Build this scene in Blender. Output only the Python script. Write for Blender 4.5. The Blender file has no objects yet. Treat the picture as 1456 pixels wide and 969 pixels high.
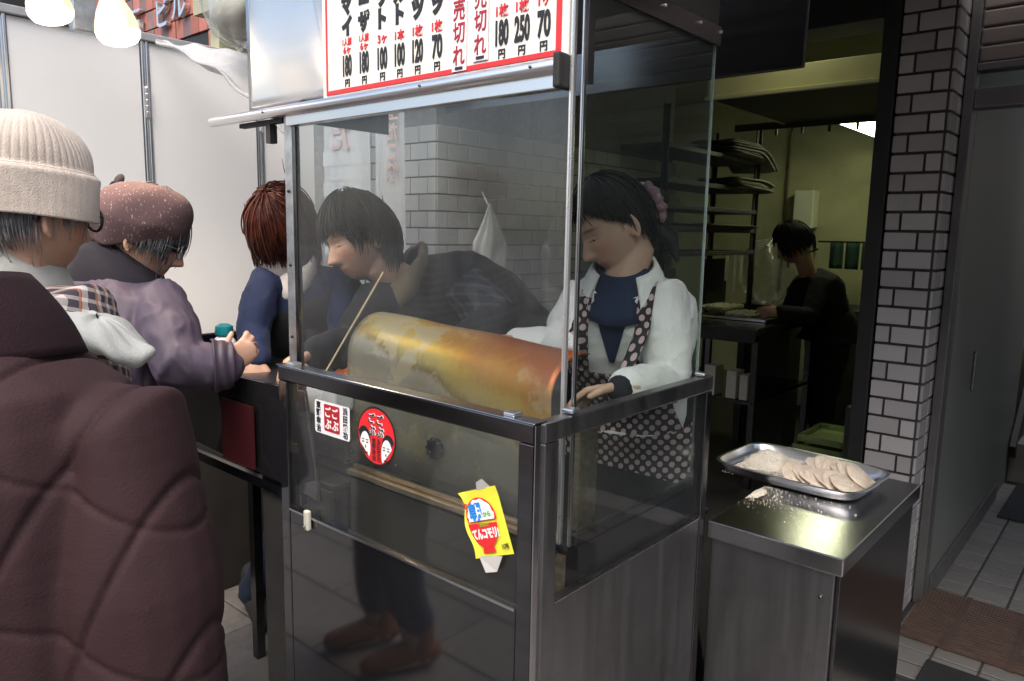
import bpy, bmesh, math, random
import numpy as np
from mathutils import Matrix, Vector

sc = bpy.context.scene
random.seed(7)
RNG = np.random.RandomState(7)

# ------------------------------------------------------------------ camera
cam_data = bpy.data.cameras.new('camera')
cam = bpy.data.objects.new('camera', cam_data)
sc.collection.objects.link(cam)
sc.camera = cam
cam_data.sensor_width = 36.0
cam_data.lens = 26.18
cam_data.clip_start = 0.03
cam_data.clip_end = 500
YAW, PITCH, ROLL = -0.7139, -0.1440, 0.01875
_f = Vector((math.sin(YAW) * math.cos(PITCH), math.cos(YAW) * math.cos(PITCH), math.sin(PITCH)))
_r = Vector((math.cos(YAW), -math.sin(YAW), 0))
_u = _r.cross(_f)
_c, _s = math.cos(ROLL), math.sin(ROLL)
_R, _U = _c * _r + _s * _u, -_s * _r + _c * _u
cam.matrix_world = Matrix(((_R.x, _U.x, -_f.x, 0.0), (_R.y, _U.y, -_f.y, 0.0), (_R.z, _U.z, -_f.z, 1.45), (0, 0, 0, 1)))

# ------------------------------------------------------------------ world, sun, exposure
SUN_EL, SUN_AZ = math.radians(50), math.radians(155)     # azimuth clockwise from +y
world = bpy.data.worlds.new('World')
sc.world = world
world.use_nodes = True
wn = world.node_tree
sky = wn.nodes.new('ShaderNodeTexSky')
sky.sky_type = 'NISHITA'
sky.sun_disc = False
sky.sun_elevation = SUN_EL
sky.sun_rotation = SUN_AZ
sky.air_density = 1.0
sky.dust_density = 4.0
sky.ozone_density = 0.6
wn.nodes['Background'].inputs['Strength'].default_value = 0.15
wn.links.new(sky.outputs[0], wn.nodes['Background'].inputs['Color'])
sun_data = bpy.data.lights.new('sun', 'SUN')
sun_data.energy = 1.5
sun_data.angle = math.radians(60)
sun_data.color = (1.0, 0.97, 0.93)
sun = bpy.data.objects.new('sun', sun_data)
sc.collection.objects.link(sun)
_d = Vector((math.sin(SUN_AZ) * math.cos(SUN_EL), math.cos(SUN_AZ) * math.cos(SUN_EL), math.sin(SUN_EL)))
sun.rotation_euler = _d.to_track_quat('Z', 'Y').to_euler()
sc.view_settings.view_transform = 'Standard'
sc.view_settings.look = 'None'
sc.view_settings.exposure = 1.2
sc.view_settings.gamma = 1.0
sc.render.engine = 'CYCLES'
sc.cycles.use_denoising = True
sc.cycles.max_bounces = 10
sc.cycles.transparent_max_bounces = 24
sc.cycles.glossy_bounces = 5
sc.cycles.caustics_reflective = False
sc.cycles.caustics_refractive = False
sc.cycles.sample_clamp_indirect = 4.0

# ------------------------------------------------------------------ materials
MATS = {}
def nd(nt, kind, **kw):
    n = nt.nodes.new(kind)
    for k, v in kw.items():
        if k in n.inputs: n.inputs[k].default_value = v
        else: setattr(n, k, v)
    return n
def lk(nt, a, b): nt.links.new(a, b)
def rgb(c): return (c[0], c[1], c[2], 1.0)

def pm(name, col, rough=.5, metal=0.0, var=.12, vs=7.0, bump=0.0, bs=90.0, stretch=(1, 1, 1), rnd=0.0, spec=.5,
       dirt=0.0, dcol=(.05, .045, .04), ds=3.0, sheen=0.0, coat=0.0, rvar=.15, sss=0.0, emit=None, estr=0.0, trans=0.0):
    m = bpy.data.materials.new(name); m.use_nodes = True
    nt = m.node_tree; b = nt.nodes['Principled BSDF']
    tc = nd(nt, 'ShaderNodeTexCoord')
    mp = nd(nt, 'ShaderNodeMapping'); mp.inputs['Scale'].default_value = stretch
    lk(nt, tc.outputs['Object'], mp.inputs[0])
    n1 = nd(nt, 'ShaderNodeTexNoise', Scale=vs, Detail=6.0, Roughness=.6)
    lk(nt, mp.outputs[0], n1.inputs['Vector'])
    mx = nd(nt, 'ShaderNodeMixRGB')
    mx.inputs[1].default_value = rgb([c * (1 - var) for c in col])
    mx.inputs[2].default_value = rgb([min(1, c * (1 + var)) for c in col])
    cr = nd(nt, 'ShaderNodeMapRange'); cr.inputs[1].default_value = .3; cr.inputs[2].default_value = .7
    lk(nt, n1.outputs['Fac'], cr.inputs[0]); lk(nt, cr.outputs[0], mx.inputs[0])
    out = mx.outputs[0]
    if dirt > 0:
        n2 = nd(nt, 'ShaderNodeTexNoise', Scale=ds, Detail=8.0, Roughness=.7)
        lk(nt, tc.outputs['Object'], n2.inputs['Vector'])
        r2 = nd(nt, 'ShaderNodeMapRange'); r2.inputs[1].default_value = .48; r2.inputs[2].default_value = .72
        r2.inputs[4].default_value = dirt
        lk(nt, n2.outputs['Fac'], r2.inputs[0])
        m2 = nd(nt, 'ShaderNodeMixRGB'); m2.inputs[2].default_value = rgb(dcol)
        lk(nt, r2.outputs[0], m2.inputs[0]); lk(nt, out, m2.inputs[1]); out = m2.outputs[0]
    if rnd > 0:
        oi = nd(nt, 'ShaderNodeObjectInfo')
        hs = nd(nt, 'ShaderNodeHueSaturation')
        r3 = nd(nt, 'ShaderNodeMapRange'); r3.inputs[3].default_value = 1 - rnd; r3.inputs[4].default_value = 1 + rnd
        lk(nt, oi.outputs['Random'], r3.inputs[0]); lk(nt, r3.outputs[0], hs.inputs['Value']); lk(nt, out, hs.inputs['Color'])
        out = hs.outputs[0]
    lk(nt, out, b.inputs['Base Color'])
    b.inputs['Metallic'].default_value = metal
    b.inputs['Specular IOR Level'].default_value = spec
    rr = nd(nt, 'ShaderNodeMapRange')
    rr.inputs[3].default_value = max(0.02, rough * (1 - rvar)); rr.inputs[4].default_value = min(1, rough * (1 + rvar))
    lk(nt, n1.outputs['Fac'], rr.inputs[0]); lk(nt, rr.outputs[0], b.inputs['Roughness'])
    if bump > 0:
        n3 = nd(nt, 'ShaderNodeTexNoise', Scale=bs, Detail=4.0)
        lk(nt, mp.outputs[0], n3.inputs['Vector'])
        bp = nd(nt, 'ShaderNodeBump', Strength=bump, Distance=.004)
        lk(nt, n3.outputs['Fac'], bp.inputs['Height']); lk(nt, bp.outputs[0], b.inputs['Normal'])
    if sheen > 0:
        b.inputs['Sheen Weight'].default_value = sheen; b.inputs['Sheen Roughness'].default_value = .4
    if coat > 0:
        b.inputs['Coat Weight'].default_value = coat; b.inputs['Coat Roughness'].default_value = .05
    if sss > 0:
        b.inputs['Subsurface Weight'].default_value = sss; b.inputs['Subsurface Radius'].default_value = (.01, .004, .002)
    if emit:
        b.inputs['Emission Color'].default_value = rgb(emit); b.inputs['Emission Strength'].default_value = estr
    MATS[name] = m
    return m

def glass_mat(name, tint=(.93, .96, .95), k=1.0, rough=.02, film=.05, fcol=(.75, .77, .78), smear=1.0):
    """A thin pane: what passes through, what reflects (Fresnel), and a film of grime on it."""
    m = bpy.data.materials.new(name); m.use_nodes = True
    nt = m.node_tree; nt.nodes.clear()
    o = nd(nt, 'ShaderNodeOutputMaterial')
    t = nd(nt, 'ShaderNodeBsdfTransparent'); t.inputs[0].default_value = rgb(tint)
    g = nd(nt, 'ShaderNodeBsdfGlossy'); g.inputs['Roughness'].default_value = rough
    g.inputs['Color'].default_value = (1, 1, 1, 1)
    ge = nd(nt, 'ShaderNodeNewGeometry')
    dt = nd(nt, 'ShaderNodeVectorMath', operation='DOT_PRODUCT')
    lk(nt, ge.outputs['Incoming'], dt.inputs[0]); lk(nt, ge.outputs['Normal'], dt.inputs[1])
    ab = nd(nt, 'ShaderNodeMath', operation='ABSOLUTE'); lk(nt, dt.outputs['Value'], ab.inputs[0])
    om = nd(nt, 'ShaderNodeMath', operation='SUBTRACT'); om.inputs[0].default_value = 1.0; lk(nt, ab.outputs[0], om.inputs[1])
    pw = nd(nt, 'ShaderNodeMath', operation='POWER'); pw.inputs[1].default_value = 5.0; lk(nt, om.outputs[0], pw.inputs[0])
    mu = nd(nt, 'ShaderNodeMath', operation='MULTIPLY_ADD'); mu.inputs[1].default_value = .96 * k; mu.inputs[2].default_value = .04 * k
    mu.use_clamp = True
    lk(nt, pw.outputs[0], mu.inputs[0])
    a = nd(nt, 'ShaderNodeMixShader')
    lk(nt, mu.outputs[0], a.inputs[0]); lk(nt, t.outputs[0], a.inputs[1]); lk(nt, g.outputs[0], a.inputs[2])
    d = nd(nt, 'ShaderNodeBsdfDiffuse'); d.inputs[0].default_value = rgb(fcol)
    tc = nd(nt, 'ShaderNodeTexCoord')
    mp = nd(nt, 'ShaderNodeMapping'); mp.inputs['Scale'].default_value = (1.0, 1.0, .35)
    n = nd(nt, 'ShaderNodeTexNoise', Scale=7.0, Detail=9.0, Roughness=.72)
    lk(nt, tc.outputs['Object'], mp.inputs[0]); lk(nt, mp.outputs[0], n.inputs['Vector'])
    mr = nd(nt, 'ShaderNodeMapRange'); mr.inputs[1].default_value = .3; mr.inputs[2].default_value = .75
    mr.inputs[3].default_value = film * (1 - .7 * smear); mr.inputs[4].default_value = film * (1 + .8 * smear)
    lk(nt, n.outputs['Fac'], mr.inputs[0])
    b = nd(nt, 'ShaderNodeMixShader')
    lk(nt, mr.outputs[0], b.inputs[0]); lk(nt, a.outputs[0], b.inputs[1]); lk(nt, d.outputs[0], b.inputs[2])
    lk(nt, b.outputs[0], o.inputs[0])
    MATS[name] = m
    return m

chrome = pm('corner_chrome', (.85, .86, .87), .28, .85, .06, 4)
steel = pm('stainless_steel', (.56, .56, .57), .2, 1.0, .06, 4, .02, 220, (1, 1, 12), dirt=.15, dcol=(.3, .29, .27))
steel_dull = pm('stainless_brushed', (.27, .27, .28), .34, 1.0, .12, 3, .03, 260, (14, 14, 1), dirt=.5, dcol=(.14, .13, .125), ds=5, rvar=.4)
steel_wavy = pm('stainless_wavy_sheet', (.74, .735, .73), .21, 1.0, .05, 3, .06, 5, (.5, .5, 5))
_n = steel_wavy.node_tree; _b = _n.nodes['Principled BSDF']; _t = nd(_n, 'ShaderNodeTangent', direction_type='RADIAL', axis='Z')
_b.inputs['Anisotropic'].default_value = .87; _b.inputs['Anisotropic Rotation'].default_value = .25; lk(_n, _t.outputs[0], _b.inputs['Tangent'])
steel_dark = pm('stainless_dark', (.14, .14, .145), .22, 1.0, .15, 5, .02, 160, (1, 1, 8), dirt=.3, dcol=(.05, .05, .05))
galv = pm('galvanised_steel', (.45, .48, .5), .42, .9, .25, 30, .05, 60, dirt=.4, dcol=(.2, .17, .14), ds=18)
alu = pm('aluminium', (.72, .73, .75), .3, 1.0, .05, 8, .02, 200, (1, 20, 20))
black_gloss = pm('black_glossy_panel', (.011, .011, .012), .06, 0, .2, 5, spec=.6, coat=.7, dirt=.12, dcol=(.03, .03, .03))
black_matte = pm('black_matte', (.014, .014, .014), .6, 0, .3, 20)
black_rubber = pm('black_rubber', (.02, .02, .021), .75, 0, .3, 30, .2, 120)
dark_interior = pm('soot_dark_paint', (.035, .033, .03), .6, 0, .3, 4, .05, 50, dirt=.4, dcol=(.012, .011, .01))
white_board = pm('white_melamine', (.87, .87, .86), .33, 0, .02, 2.5, .01, 40, dirt=.09, dcol=(.6, .6, .58), ds=2)
cream_wall = pm('kitchen_cream_wall', (.44, .44, .27), .55, 0, .12, 2, .02, 60, dirt=.45, dcol=(.2, .19, .09), ds=1.6)
kitchen_ceiling_m = pm('kitchen_ceiling_paint', (.30, .29, .2), .7, 0, .15, 3, dirt=.4, dcol=(.12, .11, .07))
cream_paint = pm('cream_lamp_housing', (.62, .60, .34), .45, 0, .08, 6, dirt=.25, dcol=(.35, .32, .15))
tile_white = pm('glazed_white_tile', (.46, .44, .445), .18, 0, .05, 9, .02, 30, rnd=.17, dirt=.35, dcol=(.45, .42, .4), ds=12)
grout_dark = pm('dark_grout', (.055, .05, .052), .85, 0, .25, 40, .1, 200)
tile_grey_wall = pm('glazed_grey_white_tile', (.40, .41, .41), .2, 0, .03, 9, rnd=.12)
grout_grey = pm('grey_grout', (.16, .16, .16), .85, 0, .2, 40)
brick_a = pm('brick_tile_red', (.30, .105, .075), .55, 0, .15, 30, .1, 150, rnd=.22)
brick_b = pm('brick_tile_purple', (.16, .095, .095), .55, 0, .15, 30, .1, 150, rnd=.22)
mortar_black = pm('black_mortar', (.02, .016, .016), .9, 0, .3, 40)
cream_stone = pm('cream_render', (.52, .50, .44), .7, 0, .08, 10)
paving_m = pm('paving_stone', (.17, .155, .145), .75, 0, .2, 18, .25, 160, rnd=.14, dirt=.3, dcol=(.07, .062, .055), ds=5)
paving_joint = pm('paving_joint', (.05, .045, .04), .9, 0, .2, 40)
floor_tile_m = pm('entrance_floor_tile', (.20, .19, .175), .45, 0, .12, 25, .05, 120, rnd=.1, dirt=.3, dcol=(.14, .13, .12), ds=8)
mat_brown = pm('brown_slat_mat', (.085, .052, .04), .7, 0, .25, 30, .15, 150, dirt=.3, dcol=(.05, .04, .035), ds=9)
wall_green = pm('stairwell_wall_paint', (.16, .172, .155), .45, 0, .12, 2, .02, 50, dirt=.25, dcol=(.12, .125, .115), ds=2)
shutter_m = pm('shutter_box_paint', (.17, .14, .135), .5, 0, .1, 5, .02, 60, dirt=.25, dcol=(.12, .1, .1))
stair_m = pm('stair_concrete', (.20, .19, .18), .75, 0, .15, 8, .08, 90)
gold_wood = pm('tarnished_brass_rail', (.52, .40, .26), .32, .8, .3, 12, .04, 160, (1, 8, 8), dirt=.4, dcol=(.2, .14, .09), ds=10)
newsprint = pm('newsprint', (.16, .16, .125), .85, 0, .3, 40, .1, 60, dirt=.4, dcol=(.12, .12, .1), ds=22)
paper_white = pm('white_paper', (.75, .75, .73), .7, 0, .04, 10)
sticker_yellow = pm('yellow_sticker', (.80, .78, .06), .4, 0, .04, 12)
sticker_back = pm('sticker_back_paper', (.45, .44, .42), .5, 0, .05, 12)
sticker_white = pm('white_sticker', (.80, .80, .83), .35, 0, .02, 12)
red_ink = pm('red_print', (.62, .022, .04), .45, 0, .05, 20)
red_bright = pm('bright_red_print', (.72, .025, .03), .4, 0, .05, 20)
dark_red = pm('dark_red_print', (.36, .014, .022), .45, 0, .1, 20)
black_ink = pm('black_print', (.014, .014, .018), .5, 0, .1, 20)
blue_ink = pm('blue_print', (.02, .24, .72), .4, 0, .05, 20)
green_ink = pm('green_print', (.16, .42, .05), .4, 0, .05, 20)
white_ink = pm('white_print', (.84, .84, .84), .4, 0, .02, 20)
sign_cream = pm('sign_board_cream', (.80, .78, .70), .35, 0, .025, 3, dirt=.08, dcol=(.55, .5, .4), ds=4)
bamboo = pm('bamboo', (.62, .47, .27), .5, 0, .2, 30, .1, 100, (1, 1, .1))
flour = pm('breadcrumbs', (.84, .79, .67), .95, 0, .12, 160, .9, 420)
cutlet_m = pm('breaded_cutlet', (.78, .69, .56), .95, 0, .22, 130, .9, 420, dirt=.65, dcol=(.60, .36, .30), ds=32)
ginger = pm('red_pickle', (.50, .10, .025), .45, 0, .5, 60, .6, 140)
skin_m = None
teal = pm('teal_plastic', (.01, .19, .22), .35, 0, .05, 10)
clear_bag = glass_mat('clear_plastic_bag', (.92, .93, .93), 1.6, .12, .16, (.8, .82, .8), .8)
white_bag = glass_mat('white_plastic_bag', (.85, .86, .87), .8, .2, .5, (.8, .82, .83), .3)
tarp_m = glass_mat('translucent_tarp', (.80, .80, .80), 1.2, .18, .50, (.62, .62, .62), .35)
banner_m = glass_mat('thin_banner_cloth', (.85, .86, .86), .2, .5, .38, (.72, .73, .74), .2)
glass_front_m = glass_mat('smeared_front_glass', (.84, .86, .86), .70, .02, .030, (.50, .52, .54), 1.0)
glass_side_m = glass_mat('side_glass', (.84, .88, .87), .55, .012, .008, (.5, .56, .55), 1.0)
glass_guard_m = glass_mat('guard_glass', (.90, .92, .91), .8, .012, .012, (.5, .5, .5), 1.0)
glass_edge = pm('glass_edge', (.22, .27, .265), .25, 0, .1, 10, spec=.8)
window_dark = pm('dark_window_pane', (.02, .022, .025), .06, 0, .2, 3, spec=.8)
green_tray_m = pm('green_tinted_tray', (.30, .40, .16), .25, .7, .2, 10)  # the trays' own green base colour
opp_wall_m = pm('street_building_render', (.24, .22, .2), .75, 0, .1, 2, .05, 30, dirt=.3, dcol=(.12, .11, .1))

# ------------------------------------------------------------------ object helpers
ROOTLOC = {}
def tag(o, label=None, cat=None, group=None, kind=None):
    if label: o['label'] = label
    if cat: o['category'] = cat
    if group: o['group'] = group
    if kind: o['kind'] = kind
    return o
def thing(name, label, cat, loc, group=None):
    o = bpy.data.objects.new(name, None)
    o.empty_display_size = .1
    sc.collection.objects.link(o)
    o.location = loc
    ROOTLOC[o] = Vector(loc)
    return tag(o, label, cat, group)
def link(name, me, parent=None, loc=None):
    """Link a mesh whose vertices are in world coordinates (or around loc when loc is given)."""
    o = bpy.data.objects.new(name, me)
    sc.collection.objects.link(o)
    w = Vector(loc) if loc is not None else Vector((0, 0, 0))
    if parent is not None:
        o.parent = parent
        o.location = w - ROOTLOC[parent]
    else:
        o.location = w
    ROOTLOC[o] = w
    return o

class MB:
    def __init__(s): s.v = []; s.f = []; s.mi = []; s.cur = 0; s.uv = None
    def add(s, V, F):
        b = len(s.v); s.v += [tuple(map(float, p)) for p in V]
        s.f += [tuple(b + i for i in q) for q in F]; s.mi += [s.cur] * len(F)
    def box(s, a, b):
        x0, x1 = sorted((a[0], b[0])); y0, y1 = sorted((a[1], b[1])); z0, z1 = sorted((a[2], b[2]))
        s.add([(x0,y0,z0),(x1,y0,z0),(x1,y1,z0),(x0,y1,z0),(x0,y0,z1),(x1,y0,z1),(x1,y1,z1),(x0,y1,z1)],
              [(0,3,2,1),(4,5,6,7),(0,1,5,4),(1,2,6,5),(2,3,7,6),(3,0,4,7)])
    def bar(s, p, q, w, h=None, up=(0, 0, 1)):
        h = h or w; p = Vector(p); q = Vector(q); t = (q - p).normalized()
        u = Vector(up); u = (u - t * u.dot(t))
        if u.length < 1e-4: u = Vector((1, 0, 0)) - t * t.x
        u.normalize(); l = t.cross(u)
        V = [c + l * (sx * w / 2) + u * (sy * h / 2) for c in (p, q) for sx, sy in ((-1,-1),(1,-1),(1,1),(-1,1))]
        s.add(V, [(0,1,2,3),(7,6,5,4),(0,4,5,1),(1,5,6,2),(2,6,7,3),(3,7,4,0)])
    def tube(s, pts, rad, n=12, ratio=1.0, up=None, cap=True):
        V, F = prim_tube(pts, rad, n, ratio, up, cap); s.add(V, F)
    def ell(s, c, ax, nu=20, nv=12):
        V, F = prim_ell(c, ax, nu, nv); s.add(V, F)
    def lathe(s, c, prof, n=24, axis=(0, 0, 1)):
        a = Vector(axis).normalized(); u = a.orthogonal().normalized(); w = a.cross(u); c = Vector(c)
        V = []; F = []
        for r, h in prof:
            for k in range(n):
                t = 2 * math.pi * k / n
                V.append(c + a * h + u * (r * math.cos(t)) + w * (r * math.sin(t)))
        for i in range(len(prof) - 1):
            for k in range(n):
                k2 = (k + 1) % n
                F.append((i*n+k, i*n+k2, (i+1)*n+k2, (i+1)*n+k))
        s.add(V, F)
    def grid(s, fn, nu, nv, closed_u=False):
        V = [fn(i / (nu if closed_u else nu - 1), j / (nv - 1)) for j in range(nv) for i in range(nu)]
        F = []
        for j in range(nv - 1):
            for i in range(nu if closed_u else nu - 1):
                i2 = (i + 1) % nu
                F.append((j*nu+i, j*nu+i2, (j+1)*nu+i2, (j+1)*nu+i))
        s.add(V, F)
    def mesh(s, name, mats, smooth=None, bevel=0.0, seg=2):
        me = bpy.data.meshes.new(name)
        me.from_pydata(s.v, [], s.f)
        if not isinstance(mats, (list, tuple)): mats = [mats]
        for m in mats: me.materials.append(m)
        if len(mats) > 1: me.polygons.foreach_set('material_index', s.mi)
        me.update()
        bm = bmesh.new(); bm.from_mesh(me)
        bmesh.ops.recalc_face_normals(bm, faces=bm.faces)
        if bevel > 0:
            bmesh.ops.bevel(bm, geom=list(bm.edges), offset=bevel, segments=seg, profile=.5, affect='EDGES', clamp_overlap=True)
        bm.to_mesh(me); bm.free()
        if smooth is not None and bevel <= 0:
            me.shade_smooth()
            if smooth < 179: me.set_sharp_from_angle(angle=math.radians(smooth))
        return me
    def build(s, name, mats, parent=None, smooth=None, bevel=0.0, loc=None, seg=2):
        return link(name, s.mesh(name, mats, smooth, bevel, seg), parent, loc)

def solidify(o, t, off=0.0):
    m = o.modifiers.new('thickness', 'SOLIDIFY'); m.thickness = t; m.offset = off
    return o

def box(name, a, b, m, parent=None, bevel=0.0, kind=None):
    mb = MB(); mb.box(a, b); o = mb.build(name, m, parent, 40 if bevel else None, bevel)
    if kind: o['kind'] = kind
    return o

def prim_tube(pts, rad, n=12, ratio=1.0, up=None, cap=True):
    P = [Vector(p) for p in pts]; R = list(rad) if hasattr(rad, '__len__') else [rad] * len(P)
    if cap:
        t0 = (P[0] - P[1]).normalized(); t1 = (P[-1] - P[-2]).normalized()
        pre = [(P[0] + t0 * R[0] * k, R[0] * math.sqrt(max(0, 1 - k * k))) for k in (.98, .8, .45)]
        post = [(P[-1] + t1 * R[-1] * k, R[-1] * math.sqrt(max(0, 1 - k * k))) for k in (.45, .8, .98)]
        P = [a for a, _ in pre] + P + [a for a, _ in post]; R = [b for _, b in pre] + R + [b for _, b in post]
    V = []; F = []
    u = None
    for i in range(len(P)):
        t = (P[min(i + 1, len(P) - 1)] - P[max(i - 1, 0)]).normalized()
        if u is None:
            u = Vector(up) if up else t.orthogonal()
        u = (u - t * u.dot(t)); u = u.normalized() if u.length > 1e-6 else t.orthogonal().normalized()
        w = t.cross(u)
        for k in range(n):
            a = 2 * math.pi * k / n
            V.append(P[i] + u * (R[i] * math.cos(a)) + w * (R[i] * ratio * math.sin(a)))
    for i in range(len(P) - 1):
        for k in range(n):
            k2 = (k + 1) % n
            F.append((i*n+k, i*n+k2, (i+1)*n+k2, (i+1)*n+k))
    F.append(tuple(range(n - 1, -1, -1))); F.append(tuple((len(P) - 1) * n + k for k in range(n)))
    return V, F

def prim_ell(c, ax, nu=20, nv=12):
    """ax: three half-axis vectors."""
    c = Vector(c); A, B, D = [Vector(a) for a in ax]
    V = []; F = []
    for j in range(nv + 1):
        th = math.pi * (j + (.12 if j == 0 else -.12 if j == nv else 0)) / nv
        for i in range(nu):
            ph = 2 * math.pi * i / nu
            V.append(c + A * (math.sin(th) * math.cos(ph)) + B * (math.sin(th) * math.sin(ph)) + D * math.cos(th))
    for j in range(nv):
        for i in range(nu):
            i2 = (i + 1) % nu
            F.append((j*nu+i, (j+1)*nu+i, (j+1)*nu+i2, j*nu+i2))
    F.append(tuple(range(nu))); F.append(tuple(nv * nu + i for i in range(nu - 1, -1, -1)))
    return V, F

def wob(P, scale, seed, octs=3):
    """Smooth pseudo-noise, about -1..1, of an (n,3) array."""
    r = np.random.RandomState(seed); out = np.zeros(len(P)); amp = 1.0; tot = 0
    Q = np.asarray(P, float) * scale
    for _ in range(octs):
        w = np.zeros(len(P))
        warp = np.sin(Q @ r.normal(size=(3, 3)) + r.uniform(0, 6, 3)) * .9
        for _k in range(4):
            w += np.sin((Q + warp) @ (r.normal(size=3) * 1.6) + r.uniform(0, 6.3))
        out += amp * w / 4; tot += amp; amp *= .5; Q = Q * 2.1
    return out / tot

def text_mesh(body, size, m, thick=.0006, fat=0.0, sx=1.0, vertical=False, shear=0.0):
    """Flat print: lettering as a mesh in its local XY plane, centred on its own origin."""
    cu = bpy.data.curves.new('lettering', 'FONT')
    cu.body = '\n'.join(body) if vertical else body
    cu.size = size; cu.extrude = thick; cu.offset = fat; cu.shear = shear
    cu.align_x = 'CENTER'; cu.align_y = 'CENTER'; cu.space_line = .92; cu.resolution_u = 3
    o = bpy.data.objects.new('lettering', cu)
    sc.collection.objects.link(o)
    dg = bpy.context.evaluated_depsgraph_get()
    me = bpy.data.meshes.new_from_object(o.evaluated_get(dg))
    bpy.data.objects.remove(o)
    me.materials.clear(); me.materials.append(m)
    n = len(me.vertices)
    if n:
        co = np.zeros(n * 3); me.vertices.foreach_get('co', co); co = co.reshape(-1, 3)
        mid = (co.min(0) + co.max(0)) / 2; mid[2] = 0; co = (co - mid) * np.array([sx, 1, 1])
        me.vertices.foreach_set('co', co.ravel()); me.update()
    return me
def put_text(parent, name, body, size, m, origin, xdir, ydir, **kw):
    """Place lettering with its baseline direction xdir and upward direction ydir at origin (world)."""
    me = text_mesh(body, size, m, **kw)
    X = Vector(xdir).normalized(); Y = Vector(ydir).normalized(); Z = X.cross(Y)
    mt = Matrix(((X.x, Y.x, Z.x, origin[0]), (X.y, Y.y, Z.y, origin[1]), (X.z, Y.z, Z.z, origin[2]), (0, 0, 0, 1)))
    me.transform(mt)
    return link(name, me, parent)

# ================================================================== THE SETTING
def sheet(name, x0, x1, y0, y1, z, m):
    mb = MB(); mb.add([(x0,y0,z),(x1,y0,z),(x1,y1,z),(x0,y1,z)], [(0,1,2,3)])
    return mb.build(name, m)

ground = tag(sheet('ground', -60, 60, -60, 60, -.012, paving_joint), kind='structure')
pavement = tag(box('pavement', (-7, -4, -.011), (4.0, 2.60, -.006), paving_joint), kind='structure')
mb = MB(); mb.box((-.297, -.147, -.02), (.297, .147, 0)); slab_me = mb.mesh('paving_slab', paving_m, 40, .004, 1)
for j in range(22):
    for i in range(14):
        x = -6.6 + i * .6 + (.3 if j % 2 else 0); y = -3.9 + j * .3
        if x < 2.4 and y < 2.5:
            o = link('paving_slab', slab_me, pavement, (x, y, RNG.uniform(-.002, .002)))
            o.rotation_euler = (RNG.uniform(-.003, .003), RNG.uniform(-.003, .003), 0)
kitchen_floor = tag(sheet('kitchen_floor', -4.4, -.66, 2.2, 7.4, .004, dark_interior), kind='structure')

# ---- entrance floor of small tiles, mats
entrance_floor = tag(box('entrance_floor', (-.66, 2.62, -.009), (2.4, 5.6, -.003), grout_dark), kind='structure')
mb = MB(); mb.box((-.068, -.0465, -.012), (.068, .0465, 0)); ft = mb.mesh('tile', floor_tile_m, 40, .002, 1)
for j in range(26):
    for i in range(9):
        x = -.54 + i * .145; y = 2.68 + j * .101
        link('tile', ft, entrance_floor, (x, y, RNG.uniform(-.0008, .0008)))
for_x = (-.45, -.25, -.1, .05, .3, .6, .9)
t = thing('slatted_mat', 'brown slatted rubber mat on the tiled entrance floor beside the tile pillar', 'mat', (.1, 3.12, 0))
for k in range(22):
    y = 2.9 + k * .0215
    box('slat', (-.592, y, .004), (1.2, y + .0145, .022), mat_brown, t, .002)
for x in for_x: box('cross_strip', (x, 2.895, .0045), (x + .02, 3.37, .0235), mat_brown, t)

tag(box('doormat', (-.47, 2.5, .002), (.9, 2.775, .014), black_rubber, None, .004), 'black rubber doormat in front of the brown slatted mat', 'mat')
tag(box('doormat', (-.52, 4.55, .003), (1.0, 5.28, .014), black_rubber, None, .004), 'black mat lying at the foot of the stairs', 'mat')

# ---- the white tiled pillar (tiles one by one)
pil = thing('tile_pillar', 'white tiled pillar between the shop opening and the stair entrance', 'pillar', (-.72, 3.09, 0))
box('core', (-.80, 3.066, 0), (-.632, 3.30, 2.75), grout_dark, pil)
def tile_mesh(w, h, m, t=.012, bv=.0018):
    mb = MB(); mb.box((-w/2, -t/2, -h/2), (w/2, t/2, h/2)); return mb.mesh('tile', m, 40, bv, 2)
tl = tile_mesh(.108, .060, tile_white); th = tile_mesh(.046, .060, tile_white); ts = tile_mesh(.108, .060, tile_white)
pitch = .0705; logo = None
for r in range(39):
    z = .036 + r * pitch
    for c, w in enumerate((.046, .108) if r % 2 else (.108, .046)):
        xl = -.803 + (0 if c == 0 else (.046 if r % 2 else .108) + .009)
        o = link('tile', tl if w > .1 else th, pil, (xl + w / 2, 3.061 + RNG.uniform(-.0008, .0008), z))
        if r == 22 and c == 0: logo = o
    o = link('tile', ts, pil, (-.629, 3.061 + .059, z)); o.rotation_euler = (0, 0, math.pi / 2)
    o = link('tile', ts, pil, (-.629, 3.061 + .059 + .117, z)); o.rotation_euler = (0, 0, math.pi / 2)
mb = MB()
mb.lathe((-.752, 3.0537, .036 + 22 * pitch), [(.014, 0), (.0165, .0004), (.0165, -.0004), (.014, 0)], 24, (0, -1, 0))
st = mb.build('round_stamp', pm('faded_blue_stamp', (.33, .37, .47), .4, 0, .1, 60), pil)
for dx in (-.008, .002):
    box('stamp_line', (-.752 + dx, 3.0532, .036 + 22 * pitch - .002), (-.746 + dx, 3.0536, .036 + 22 * pitch + .003), MATS['faded_blue_stamp'], pil)

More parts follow.
